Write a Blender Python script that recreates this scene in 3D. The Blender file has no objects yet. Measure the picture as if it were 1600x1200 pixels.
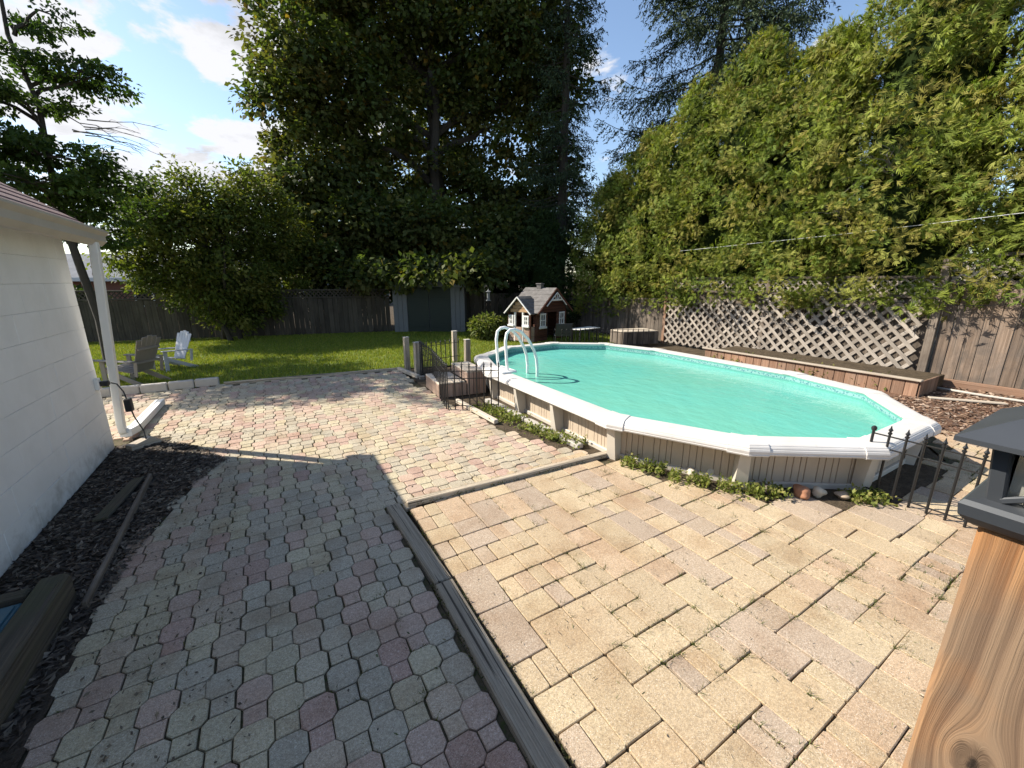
import bpy, bmesh, math, random
import numpy as np
from mathutils import Vector, Matrix
random.seed(7); rng = np.random.default_rng(11)
S = bpy.context.scene; COL = S.collection
R = math.radians

# ------------------------------------------------------------------ camera
HC = 1.65
cam_d = bpy.data.cameras.new('camera'); cam = bpy.data.objects.new('camera', cam_d); COL.objects.link(cam)
cam_d.sensor_width = 36; cam_d.lens = 14.4; cam_d.clip_end = 500; cam_d.clip_start = 0.05
cam.location = (0, 0, HC); cam.rotation_euler = (R(90 - 14.2), 0, R(-30.6)); S.camera = cam
S.render.resolution_x = 1024; S.render.resolution_y = 768

# ------------------------------------------------------------------ sky and sun
SUN_AZ, SUN_EL = 140.4, 40.0
sv = Vector((math.cos(R(SUN_EL))*math.cos(R(SUN_AZ)), math.cos(R(SUN_EL))*math.sin(R(SUN_AZ)), math.sin(R(SUN_EL))))
W = bpy.data.worlds.new('World'); S.world = W; W.use_nodes = True
def build_world():
    nt = W.node_tree; N = nt.nodes; N.clear(); L = nt.links.new
    out = N.new('ShaderNodeOutputWorld'); bg = N.new('ShaderNodeBackground'); bg.inputs['Strength'].default_value = 0.115
    sky = N.new('ShaderNodeTexSky'); sky.sky_type = 'NISHITA'; sky.sun_disc = False
    sky.sun_elevation = R(SUN_EL); sky.sun_rotation = math.atan2(sv.x, sv.y); sky.air_density = 1.0; sky.dust_density = 0.5; sky.ozone_density = 1.0
    tc = N.new('ShaderNodeTexCoord'); sep = N.new('ShaderNodeSeparateXYZ'); L(tc.outputs['Generated'], sep.inputs[0])
    def m(op, a, b=None, c=None, clamp=False):
        n = N.new('ShaderNodeMath'); n.operation = op; n.use_clamp = clamp
        for i, v in enumerate((a, b, c)):
            if v is None: continue
            if isinstance(v, (int, float)): n.inputs[i].default_value = v
            else: L(v, n.inputs[i])
        return n.outputs[0]
    zz = m('ADD', m('MAXIMUM', sep.outputs['Z'], 0.0), 0.22)
    cx = m('DIVIDE', sep.outputs['X'], zz); cy = m('DIVIDE', sep.outputs['Y'], zz)
    cmb = N.new('ShaderNodeCombineXYZ'); L(cx, cmb.inputs[0]); L(cy, cmb.inputs[1]); cmb.inputs[2].default_value = 3.7
    n1 = N.new('ShaderNodeTexNoise'); n1.inputs['Scale'].default_value = 3.0; n1.inputs['Detail'].default_value = 9; n1.inputs['Roughness'].default_value = 0.56
    n1.inputs['Distortion'].default_value = 0.25
    L(cmb.outputs[0], n1.inputs['Vector'])
    n2 = N.new('ShaderNodeTexNoise'); n2.inputs['Scale'].default_value = 0.35; n2.inputs['Detail'].default_value = 2; L(cmb.outputs[0], n2.inputs['Vector'])
    # a cumulus bank standing in the north-west
    dt = N.new('ShaderNodeVectorMath'); dt.operation = 'DOT_PRODUCT'; L(tc.outputs['Generated'], dt.inputs[0]); dt.inputs[1].default_value = (-0.04, 0.945, 0.325)
    bank = m('MULTIPLY', m('SUBTRACT', dt.outputs['Value'], 0.88), 9.0, clamp=True)
    dens = m('ADD', m('MULTIPLY', bank, 0.165), m('ADD', m('MULTIPLY', n1.outputs[0], 0.80), m('MULTIPLY', n2.outputs[0], 0.18)))
    ramp = N.new('ShaderNodeMapRange'); ramp.inputs[1].default_value = 0.565; ramp.inputs[2].default_value = 0.625; L(dens, ramp.inputs[0]); ramp.interpolation_type = 'SMOOTHSTEP'
    shade = N.new('ShaderNodeMapRange'); shade.inputs[1].default_value = 0.63; shade.inputs[2].default_value = 0.79; shade.inputs[3].default_value = 4.3; shade.inputs[4].default_value = 2.6
    n3 = N.new('ShaderNodeTexNoise'); n3.inputs['Scale'].default_value = 3.6; n3.inputs['Detail'].default_value = 7; n3.inputs['Roughness'].default_value = .6; L(cmb.outputs[0], n3.inputs['Vector'])
    L(m('ADD', m('MULTIPLY', dens, .55), m('MULTIPLY', n3.outputs[0], .62)), shade.inputs[0])
    cc = N.new('ShaderNodeCombineXYZ'); L(shade.outputs[0], cc.inputs[0]); L(m('MULTIPLY', shade.outputs[0], 1.01), cc.inputs[1]); L(m('MULTIPLY', shade.outputs[0], 1.06), cc.inputs[2])
    mix = N.new('ShaderNodeMix'); mix.data_type = 'RGBA'; L(ramp.outputs[0], mix.inputs[0]); L(sky.outputs[0], mix.inputs[6]); L(cc.outputs[0], mix.inputs[7])
    L(mix.outputs[2], bg.inputs['Color']); L(bg.outputs[0], out.inputs[0])
build_world()
sd = bpy.data.lights.new('sun', 'SUN'); sd.energy = 4.9; sd.angle = R(0.53); sd.color = (1.0, 0.93, 0.80)
so = bpy.data.objects.new('sun', sd); COL.objects.link(so); so.rotation_euler = sv.to_track_quat('Z', 'Y').to_euler(); so.location = sv*40
S.view_settings.view_transform = 'Standard'; S.view_settings.look = 'None'; S.view_settings.gamma = 1.0; S.view_settings.exposure = 0.97
S.view_settings.use_curve_mapping = False
S.render.engine = 'CYCLES'; S.cycles.max_bounces = 8; S.cycles.transparent_max_bounces = 8

# ------------------------------------------------------------------ materials
MATS = {}
def nodes(name):
    m = bpy.data.materials.new(name); m.use_nodes = True; nt = m.node_tree
    b = nt.nodes['Principled BSDF']; MATS[name] = m
    return m, nt.nodes, nt.links.new, b
def mixc(N, L, fac, a, b, blend='MIX'):
    n = N.new('ShaderNodeMix'); n.data_type = 'RGBA'; n.blend_type = blend
    for i, v in ((0, fac), (6, a), (7, b)):
        if isinstance(v, (int, float)): n.inputs[i].default_value = v
        elif isinstance(v, tuple): n.inputs[i].default_value = (*v, 1)
        else: L(v, n.inputs[i])
    return n.outputs[2]
def noise(N, L, vec, scale, detail=4, rough=.55, w=None):
    n = N.new('ShaderNodeTexNoise'); n.inputs['Scale'].default_value = scale; n.inputs['Detail'].default_value = detail; n.inputs['Roughness'].default_value = rough
    if vec is not None: L(vec, n.inputs['Vector'])
    return n.outputs[0]
def mrange(N, L, v, a, b, c=0., d=1.):
    n = N.new('ShaderNodeMapRange'); L(v, n.inputs[0])
    for i, x in enumerate((a, b, c, d)): n.inputs[i+1].default_value = x
    return n.outputs[0]
def bump(N, L, b, h, strength, dist):
    n = N.new('ShaderNodeBump'); n.inputs['Strength'].default_value = strength; n.inputs['Distance'].default_value = dist; L(h, n.inputs['Height']); L(n.outputs[0], b.inputs['Normal'])
def wpos(N):
    return N.new('ShaderNodeNewGeometry').outputs['Position']
def objco(N, L, sc=(1, 1, 1), rnd=True):
    tc = N.new('ShaderNodeTexCoord'); mp = N.new('ShaderNodeMapping'); mp.inputs['Scale'].default_value = sc; L(tc.outputs['Object'], mp.inputs['Vector'])
    if rnd:
        oi = N.new('ShaderNodeObjectInfo'); vm = N.new('ShaderNodeVectorMath'); vm.operation = 'SCALE'; vm.inputs[0].default_value = (37, 17, 53); L(oi.outputs['Random'], vm.inputs['Scale'])
        L(vm.outputs[0], mp.inputs['Location'])
    return mp.outputs[0]

def mat_plain(name, col, rough=.6, var=.12, scale=6, metal=0., bmp=0., spec=None):
    m, N, L, b = nodes(name); v = wpos(N)
    n = noise(N, L, v, scale, 5)
    L(mixc(N, L, n, tuple(c*(1-var) for c in col), tuple(min(1, c*(1+var)) for c in col)), b.inputs['Base Color'])
    b.inputs['Roughness'].default_value = rough; b.inputs['Metallic'].default_value = metal
    if spec is not None: b.inputs['Specular IOR Level'].default_value = spec
    if bmp: bump(N, L, b, noise(N, L, v, scale*9, 4), bmp, .004)
    return m
def mat_paver(name, stuff):
    m, N, L, b = nodes(name); v = wpos(N)
    if stuff:
        a = N.new('ShaderNodeAttribute'); a.attribute_name = 'col'; base = a.outputs['Color']
    else:
        base = N.new('ShaderNodeObjectInfo').outputs['Color']
    sp = noise(N, L, v, 260, 2, .7); sp2 = noise(N, L, v, 95, 3, .6); st = noise(N, L, v, 3.2, 5, .6); st2 = noise(N, L, v, 14, 5, .65)
    c = mixc(N, L, mrange(N, L, sp2, .35, .65), mixc(N, L, 1., base, (.78, .78, .78), 'MULTIPLY'), mixc(N, L, 1., base, (1.14, 1.14, 1.14), 'MULTIPLY'))
    c = mixc(N, L, mrange(N, L, sp, .60, .66), c, mixc(N, L, .65, c, (.75, .70, .62)))
    c = mixc(N, L, mrange(N, L, sp, .42, .35), c, mixc(N, L, .65, c, (.12, .085, .06)))
    c = mixc(N, L, mrange(N, L, st, .47, .70, 0, .6), c, mixc(N, L, 1., c, (.66, .55, .46), 'MULTIPLY'))
    c = mixc(N, L, mrange(N, L, st2, .60, .78, 0, .5), c, (.12, .10, .075))
    L(c, b.inputs['Base Color']); b.inputs['Roughness'].default_value = .88; b.inputs['Specular IOR Level'].default_value = .25
    h = N.new('ShaderNodeMath'); h.operation = 'ADD'; L(sp, h.inputs[0]); L(sp2, h.inputs[1])
    bump(N, L, b, h.outputs[0], .55, .003)
    return m
def mat_wood(name, c1, c2, c3, rough=.8, grain=26, bmp=.5, blot=.0, bc=(.05, .045, .04), crack=0, vr=(.72, 1.22)):
    """local X runs along the board"""
    m, N, L, b = nodes(name)
    v = objco(N, L, (1.1 if grain < 40 else 2.6, grain, grain)); g1 = noise(N, L, v, 1.3, 6, .62)
    v2 = objco(N, L, (.5, grain*3.2, grain*3.2)); g2 = noise(N, L, v2, 1.6, 3, .5)
    v3 = objco(N, L, (1.3, 2.2, 2.2)); g3 = noise(N, L, v3, 1.6, 4, .6)
    oi = N.new('ShaderNodeObjectInfo').outputs['Random']
    c = mixc(N, L, mrange(N, L, g1, .34, .66), c1, c2)
    c = mixc(N, L, mrange(N, L, g3, .42, .66, 0, .8), c, c3)
    c = mixc(N, L, mrange(N, L, g2, .52, .70, 0, .75), c, mixc(N, L, 1., c, (.45, .42, .40), 'MULTIPLY'))
    if crack:
        v4 = objco(N, L, (.9, crack, crack)); ck = noise(N, L, v4, 1.0, 2, .4); ckm = mrange(N, L, ck, .385, .365); c = mixc(N, L, ckm, c, (.09, .075, .06))
    if blot: c = mixc(N, L, mrange(N, L, noise(N, L, wpos(N), 2.4, 5, .65), .5, .68, 0, blot), c, bc)
    br = mrange(N, L, oi, 0, 1, *vr)
    mul = N.new('ShaderNodeVectorMath'); mul.operation = 'SCALE'; L(c, mul.inputs[0]); L(br, mul.inputs['Scale'])
    L(mul.outputs[0], b.inputs['Base Color']); b.inputs['Roughness'].default_value = rough; b.inputs['Specular IOR Level'].default_value = .25
    h = N.new('ShaderNodeMath'); h.operation = 'ADD'; L(g1, h.inputs[0]); L(g2, h.inputs[1])
    hh = h.outputs[0]
    if crack:
        h2 = N.new('ShaderNodeMath'); h2.operation = 'SUBTRACT'; L(hh, h2.inputs[0]); L(ckm, h2.inputs[1]); hh = h2.outputs[0]
    bump(N, L, b, hh, bmp, .006)
    return m
def mat_coping():
    m, N, L, b = nodes('pool_coping'); v = wpos(N)
    c = mixc(N, L, mrange(N, L, noise(N, L, v, 2.2, 5, .6), .35, .7), (.60, .575, .55), (.52, .495, .465))
    c = mixc(N, L, mrange(N, L, noise(N, L, v, 9, 6, .7), .58, .78, 0, .55), c, (.36, .32, .27)); c = mixc(N, L, mrange(N, L, noise(N, L, v, 60, 3, .6), .68, .76, 0, .6), c, (.25, .21, .17))
    L(c, b.inputs['Base Color']); b.inputs['Roughness'].default_value = .45; bump(N, L, b, noise(N, L, v, 90, 3), .12, .003)
    return m
def mat_post():
    m, N, L, b = nodes('post_wood'); tc = N.new('ShaderNodeTexCoord'); sp = N.new('ShaderNodeSeparateXYZ'); L(tc.outputs['Object'], sp.inputs[0])
    def mt(op, a, c=None, clamp=False):
        n = N.new('ShaderNodeMath'); n.operation = op; n.use_clamp = clamp
        for i, v in enumerate((a, c)):
            if v is None: continue
            if isinstance(v, (int, float)): n.inputs[i].default_value = v
            else: L(v, n.inputs[i])
        return n.outputs[0]
    psi = mt('ADD', sp.outputs['Y'], mt('MULTIPLY', sp.outputs['Z'], .35)); rk = None
    for (kx, ky, ka) in ((.345, .012, .024), (-.25, -.03, .018)):
        dx = mt('MULTIPLY', mt('SUBTRACT', sp.outputs['X'], kx), .55); dy = mt('SUBTRACT', sp.outputs['Y'], ky); r2 = mt('ADD', mt('MULTIPLY', dx, dx), mt('MULTIPLY', dy, dy))
        psi = mt('SUBTRACT', psi, mt('DIVIDE', mt('MULTIPLY', dy, ka*ka*1.4), mt('ADD', r2, ka*ka*.35))); q = mt('DIVIDE', mt('SQRT', r2), ka); rk = q if rk is None else mt('MINIMUM', rk, q)
    wv = noise(N, L, tc.outputs['Object'], 5, 3); psi = mt('ADD', psi, mt('MULTIPLY', wv, .012))
    cv = N.new('ShaderNodeCombineXYZ'); L(mt('MULTIPLY', sp.outputs['X'], 1.2), cv.inputs[0]); L(mt('MULTIPLY', psi, 105), cv.inputs[1]); cv.inputs[2].default_value = 2.3
    g1 = noise(N, L, cv.outputs[0], 1., 2, .45)
    cv2 = N.new('ShaderNodeCombineXYZ'); L(mt('MULTIPLY', sp.outputs['X'], 5), cv2.inputs[0]); L(mt('MULTIPLY', psi, 520), cv2.inputs[1]); g2 = noise(N, L, cv2.outputs[0], 1., 3, .6)
    cv3 = N.new('ShaderNodeCombineXYZ'); L(mt('MULTIPLY', sp.outputs['X'], .7), cv3.inputs[0]); L(mt('MULTIPLY', psi, 42), cv3.inputs[1]); cv3.inputs[2].default_value = 8.1; ck = noise(N, L, cv3.outputs[0], 1., 1, .3)
    c = mixc(N, L, mrange(N, L, g1, .36, .62), (.25, .11, .042), (.42, .215, .09)); c = mixc(N, L, mrange(N, L, g2, .45, .62, 0, .6), c, (.22, .115, .055))
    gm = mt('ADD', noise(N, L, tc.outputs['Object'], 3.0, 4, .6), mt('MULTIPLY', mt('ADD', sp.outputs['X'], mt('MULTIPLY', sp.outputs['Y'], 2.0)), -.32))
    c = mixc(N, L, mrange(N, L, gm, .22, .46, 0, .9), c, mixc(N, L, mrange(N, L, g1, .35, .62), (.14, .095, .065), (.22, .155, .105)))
    cr = mt('MULTIPLY', mrange(N, L, ck, .355, .345), 1.0); c = mixc(N, L, cr, c, (.02, .012, .008))
    kn = noise(N, L, tc.outputs['Object'], 60, 3); rkn = mt('ADD', rk, mt('MULTIPLY', mt('SUBTRACT', kn, .5), .6)); c = mixc(N, L, mrange(N, L, rkn, .85, .6), c, (.13, .085, .055)); c = mixc(N, L, mrange(N, L, rkn, .30, .12), c, (.03, .02, .014))
    L(c, b.inputs['Base Color']); b.inputs['Roughness'].default_value = .75; b.inputs['Specular IOR Level'].default_value = .25
    bump(N, L, b, mt('SUBTRACT', mt('ADD', g1, mt('MULTIPLY', g2, .4)), mt('MULTIPLY', cr, 1.2)), .7, .004)
    return m
def mat_leaf(name, trans=.35, rough=.55, spec=.35, warm=(1.0, 1.15, .45)):
    m, N, L, b = nodes(name)
    a = N.new('ShaderNodeAttribute'); a.attribute_name = 'col'
    L(a.outputs['Color'], b.inputs['Base Color']); b.inputs['Roughness'].default_value = rough; b.inputs['Specular IOR Level'].default_value = spec
    t = N.new('ShaderNodeBsdfTranslucent'); L(mixc(N, L, 1., a.outputs['Color'], warm, 'MULTIPLY'), t.inputs['Color'])
    mx = N.new('ShaderNodeMixShader'); mx.inputs[0].default_value = trans
    L(b.outputs[0], mx.inputs[1]); L(t.outputs[0], mx.inputs[2]); L(mx.outputs[0], N['Material Output'].inputs['Surface'])
    return m
def mat_soil(name, c1, c2, c3, scale=9):
    m, N, L, b = nodes(name); v = wpos(N)
    n1 = noise(N, L, v, scale, 6, .65); n2 = noise(N, L, v, scale*7, 4, .6)
    c = mixc(N, L, mrange(N, L, n1, .38, .62), c1, c2); c = mixc(N, L, mrange(N, L, n2, .52, .66), c, c3)
    L(c, b.inputs['Base Color']); b.inputs['Roughness'].default_value = .95; b.inputs['Specular IOR Level'].default_value = .15
    bump(N, L, b, n2, .8, .02)
    return m
def mat_block():
    m, N, L, b = nodes('painted_block'); v = wpos(N)
    n1 = noise(N, L, v, 3, 6, .6); n2 = noise(N, L, v, 55, 4, .6)
    c = mixc(N, L, mrange(N, L, n1, .4, .7), (.75, .74, .725), (.68, .67, .65))
    sp = N.new('ShaderNodeSeparateXYZ'); L(v, sp.inputs[0])
    hz = N.new('ShaderNodeMath'); hz.operation = 'ADD'; L(sp.outputs['Z'], hz.inputs[0]); L(mrange(N, L, noise(N, L, v, 7, 5, .65), .3, .7, 0, .35), hz.inputs[1])
    c = mixc(N, L, mrange(N, L, hz.outputs[0], .34, .14, 0, .45), c, (.30, .26, .21))
    L(c, b.inputs['Base Color']); b.inputs['Roughness'].default_value = .7
    bump(N, L, b, n2, .35, .004)
    return m
def mat_water():
    m, N, L, b = nodes('pool_water'); v = wpos(N)
    n1 = noise(N, L, v, .75, 3, .5); n2 = noise(N, L, v, 3.5, 5, .6)
    c = mixc(N, L, mrange(N, L, n1, .35, .65), (.135, .42, .335), (.115, .44, .38)); c = mixc(N, L, mrange(N, L, n2, .55, .75, 0, .3), c, (.18, .48, .405))
    L(c, b.inputs['Base Color']); b.inputs['Roughness'].default_value = .02; b.inputs['IOR'].default_value = 1.33
    mp = N.new('ShaderNodeMapping'); L(v, mp.inputs['Vector']); mp.inputs['Scale'].default_value = (2.6, 1.9, 1)
    w1 = noise(N, L, mp.outputs[0], 2.6, 4, .55)
    bump(N, L, b, w1, .22, .05)
    return m
def mat_liner():
    m, N, L, b = nodes('pool_liner'); v = wpos(N)
    vo = N.new('ShaderNodeTexVoronoi'); vo.inputs['Scale'].default_value = 42; L(v, vo.inputs['Vector'])
    sp = N.new('ShaderNodeSeparateXYZ'); L(v, sp.inputs[0])
    band = mrange(N, L, sp.outputs['Z'], .318, .322); band2 = mrange(N, L, sp.outputs['Z'], .362, .358)
    mm = N.new('ShaderNodeMath'); mm.operation = 'MULTIPLY'; L(band, mm.inputs[0]); L(band2, mm.inputs[1])
    tile = mixc(N, L, mrange(N, L, vo.outputs['Distance'], .3, .5), (.05, .16, .20), (.20, .38, .36))
    L(mixc(N, L, mm.outputs[0], (.09, .30, .26), tile), b.inputs['Base Color']); b.inputs['Roughness'].default_value = .45
    return m
def mat_shingle(name, c1, c2, scale=7):
    m, N, L, b = nodes(name); v = wpos(N)
    br = N.new('ShaderNodeTexBrick'); n = noise(N, L, v, scale, 4, .6); n2 = noise(N, L, v, 160, 2, .6)
    c = mixc(N, L, mrange(N, L, n, .35, .65), c1, c2); c = mixc(N, L, mrange(N, L, n2, .5, .7, 0, .5), c, (.25, .21, .2))
    N.remove(br); L(c, b.inputs['Base Color']); b.inputs['Roughness'].default_value = .92; bump(N, L, b, n2, .6, .004)
    return m
def mat_attr(name, rough=.8, sc=30, bmp=.4):
    m, N, L, b = nodes(name); a = N.new('ShaderNodeAttribute'); a.attribute_name = 'col'
    n = noise(N, L, wpos(N), sc, 4)
    L(mixc(N, L, n, mixc(N, L, 1., a.outputs['Color'], (.75, .75, .75), 'MULTIPLY'), mixc(N, L, 1., a.outputs['Color'], (1.2, 1.2, 1.2), 'MULTIPLY')), b.inputs['Base Color'])
    b.inputs['Roughness'].default_value = rough; bump(N, L, b, n, bmp, .01)
    return m
def mat_glass():
    m, N, L, b = nodes('lamp_glass'); b.inputs['Base Color'].default_value = (.85, .82, .72, 1); b.inputs['Roughness'].default_value = .25
    b.inputs['Transmission Weight'].default_value = .75
    return m
def mat_lawn():
    m, N, L, b = nodes('lawn_turf'); v = wpos(N)
    n1 = noise(N, L, v, 1.3, 5, .6); n2 = noise(N, L, v, 40, 5, .7)
    c = mixc(N, L, mrange(N, L, n1, .35, .65), (.10, .15, .018), (.14, .18, .025)); c = mixc(N, L, mrange(N, L, n2, .5, .7), c, (.035, .055, .012))
    L(c, b.inputs['Base Color']); b.inputs['Roughness'].default_value = .95; bump(N, L, b, n2, .9, .03)
    return m
mat_paver('paver', False); mat_paver('paver_stuff', True)
mat_wood('grey_timber', (.36, .30, .225), (.62, .53, .41), (.47, .385, .285), blot=.3, bc=(.17, .14, .11), crack=80, bmp=1., grain=85)
mat_wood('dark_sleeper', (.06, .05, .038), (.13, .105, .08), (.085, .085, .045), blot=.3, crack=40, bmp=.8)
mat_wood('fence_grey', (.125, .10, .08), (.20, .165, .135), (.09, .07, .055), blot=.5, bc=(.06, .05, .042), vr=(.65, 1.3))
mat_wood('fence_brown', (.12, .085, .062), (.20, .148, .112), (.11, .09, .077), blot=.75, bc=(.07, .058, .05), vr=(.6, 1.45), crack=30)
mat_wood('lattice_wood', (.31, .27, .23), (.40, .35, .30), (.26, .22, .185))
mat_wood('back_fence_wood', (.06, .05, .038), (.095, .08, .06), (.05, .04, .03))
mat_wood('cedar_plank', (.22, .125, .08), (.33, .20, .135), (.24, .165, .12))
mat_wood('pale_plank', (.42, .36, .29), (.52, .46, .38), (.40, .33, .26))
mat_wood('step_wood', (.30, .20, .15), (.42, .30, .23), (.33, .24, .19))
mat_post()
mat_wood('play_wood', (.085, .032, .022), (.13, .055, .036), (.10, .05, .035), grain=18)
mat_wood('play_tan', (.36, .22, .12), (.45, .30, .18), (.38, .25, .15), grain=18)
mat_plain('white_paint', (.70, .69, .66), .5, .06, 4)
mat_plain('white_resin', (.80, .80, .78), .38, .05, 3)
mat_coping()
mat_plain('pool_wall', (.45, .365, .28), .5, .10, 7)
mat_plain('pool_upright', (.50, .45, .38), .5, .06, 7)
mat_plain('gutter_paint', (.42, .38, .33), .5, .16, 5)
mat_plain('soffit_dark', (.06, .05, .045), .8, .1, 5)
mat_plain('iron', (.018, .018, .019), .45, .3, 20, .3)
mat_plain('cap_metal', (.045, .05, .058), .5, .25, 9, .2)
mat_plain('black_plastic', (.015, .015, .016), .4, .2, 9)
mat_plain('blue_plastic', (.05, .13, .17), .45, .15, 5)
mat_plain('chair_resin', (.42, .42, .44), .5, .08, 6)
mat_plain('chair_brown', (.23, .20, .17), .55, .12, 6)
mat_plain('shed_shaded_white', (.15, .155, .16), .7, .08, 5)  # white paint darkened: deep shade under the trees is put into its colour
mat_plain('shed_green', (.008, .018, .012), .6, .2, 4)
mat_plain('brick_red', (.22, .10, .075), .85, .2, 9)
mat_plain('bark', (.045, .037, .03), .9, .35, 14, bmp=.8)
mat_plain('bark_grey', (.20, .18, .16), .9, .25, 14, bmp=.8)
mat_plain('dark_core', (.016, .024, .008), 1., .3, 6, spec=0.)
mat_plain('dark_room', (.01, .009, .008), .9, .1, 6)
mat_plain('cable_white', (.7, .7, .7), .5, .05, 6)
mat_plain('concrete', (.40, .37, .33), .9, .2, 9, bmp=.5)
mat_shingle('red_shingle', (.17, .085, .085), (.12, .07, .075)); mat_shingle('grey_shingle', (.15, .14, .135), (.09, .085, .08)); mat_shingle('slate_roof', (.17, .18, .20), (.12, .13, .15), 3)
mat_soil('soil', (.06, .045, .03), (.10, .075, .05), (.035, .028, .02)); mat_soil('joint_soil', (.065, .055, .035), (.105, .085, .055), (.05, .06, .02), 5)
mat_soil('mulch_soil', (.055, .042, .032), (.08, .06, .045), (.035, .027, .02)); mat_soil('bark_mulch', (.13, .07, .045), (.20, .12, .08), (.08, .05, .035), 14)
mat_block(); mat_water(); mat_liner(); mat_glass(); mat_lawn()
mat_attr('chip', .85); mat_attr('stone', .7, 12, .3)
mat_leaf('leaf', .45, .6, .2); mat_leaf('leaf_dark', .45, .6, .2, (1.0, 1.15, .45)); mat_leaf('needle', .12, .7, .15, (1, 1, .6)); mat_leaf('cedar_leaf', .35, .65, .15, (1.0, 1.1, .45)); mat_leaf('grass', .3, .6, .2, (1.2, 1.15, .4))

# ------------------------------------------------------------------ object helpers
def link(o, parent=None):
    COL.objects.link(o)
    if parent is not None: o.parent = parent
    return o
def tag(o, label=None, cat=None, group=None, kind=None):
    for k, v in (('label', label), ('category', cat), ('group', group), ('kind', kind)):
        if v: o[k] = v
    return o
def thing(name, label, cat, loc=(0, 0, 0), rz=0, group=None):
    o = bpy.data.objects.new(name, None); o.empty_display_size = .1; link(o); o.location = loc; o.rotation_euler = (0, 0, R(rz))
    return tag(o, label, cat, group)
def raw(name, V, F, mat, parent=None, loc=None, smooth=False, col=None):
    me = bpy.data.meshes.new(name); me.from_pydata([tuple(v) for v in V], [], F); me.materials.append(MATS[mat])
    if smooth: me.polygons.foreach_set('use_smooth', [True]*len(me.polygons))
    o = bpy.data.objects.new(name, me); link(o, parent)
    if loc is not None: o.location = loc
    return o
def np_mesh(name, V, nper, mat, parent=None, cols=None, F=None):
    """V (n*nper,3): polygons of nper verts each; cols (n,3)"""
    V = np.asarray(V, np.float32).reshape(-1, 3); me = bpy.data.meshes.new(name); nv = len(V)
    me.vertices.add(nv); me.vertices.foreach_set('co', V.ravel())
    me.loops.add(nv); me.loops.foreach_set('vertex_index', np.arange(nv, dtype=np.int32))
    npoly = nv//nper; me.polygons.add(npoly); me.polygons.foreach_set('loop_start', np.arange(0, nv, nper, dtype=np.int32))
    me.update(calc_edges=True)
    if cols is not None:
        a = me.color_attributes.new('col', 'FLOAT_COLOR', 'POINT'); c = np.ones((nv, 4), np.float32); c[:, :3] = np.repeat(np.asarray(cols, np.float32), nper, 0); a.data.foreach_set('color', c.ravel())
    me.materials.append(MATS[mat]); o = bpy.data.objects.new(name, me); link(o, parent)
    return o
# chamfered box template
def _tmpl():
    bm = bmesh.new(); bmesh.ops.create_cube(bm, size=2.0); bmesh.ops.bevel(bm, geom=bm.edges[:]+bm.verts[:], offset=.1, segments=1, affect='EDGES')
    V = [tuple(v.co) for v in bm.verts]; bm.verts.index_update(); F = [[v.index for v in f.verts] for f in bm.faces]; bm.free(); return V, F
TV, TF = _tmpl()
def cbox_geo(L, w, t, c):
    h = (L/2, w/2, t/2); out = []
    for v in TV:
        out.append(tuple(math.copysign(h[i] - (c if abs(v[i]) < .97 else 0), v[i]) for i in range(3)))
    return out, TF
MC = {}
def cbox_mesh(L, w, t, c, mat):
    k = (round(L, 3), round(w, 3), round(t, 3), round(c, 4), mat)
    if k not in MC:
        V, F = cbox_geo(*k[:4]); me = bpy.data.meshes.new('board'); me.from_pydata(V, [], F); me.materials.append(MATS[mat]); MC[k] = me
    return MC[k]
def board(name, parent, a, b, w, t, mat, side=(0, 0, 1), c=None, roll=0):
    """a box from a to b; w measured along side, t across"""
    a = Vector(a); b = Vector(b); x = (b-a); L = x.length; x.normalize(); s = Vector(side); s = (s - x*s.dot(x)).normalized(); n = x.cross(s)
    me = cbox_mesh(L, w, t, min(.006, t*.2) if c is None else c, mat)
    o = bpy.data.objects.new(name, me); link(o, parent)
    M = Matrix((x, s, n)).transposed()
    if roll: M = M @ Matrix.Rotation(roll, 3, 'X')
    o.matrix_local = Matrix.Translation((a+b)/2) @ M.to_4x4()
    return o
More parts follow.
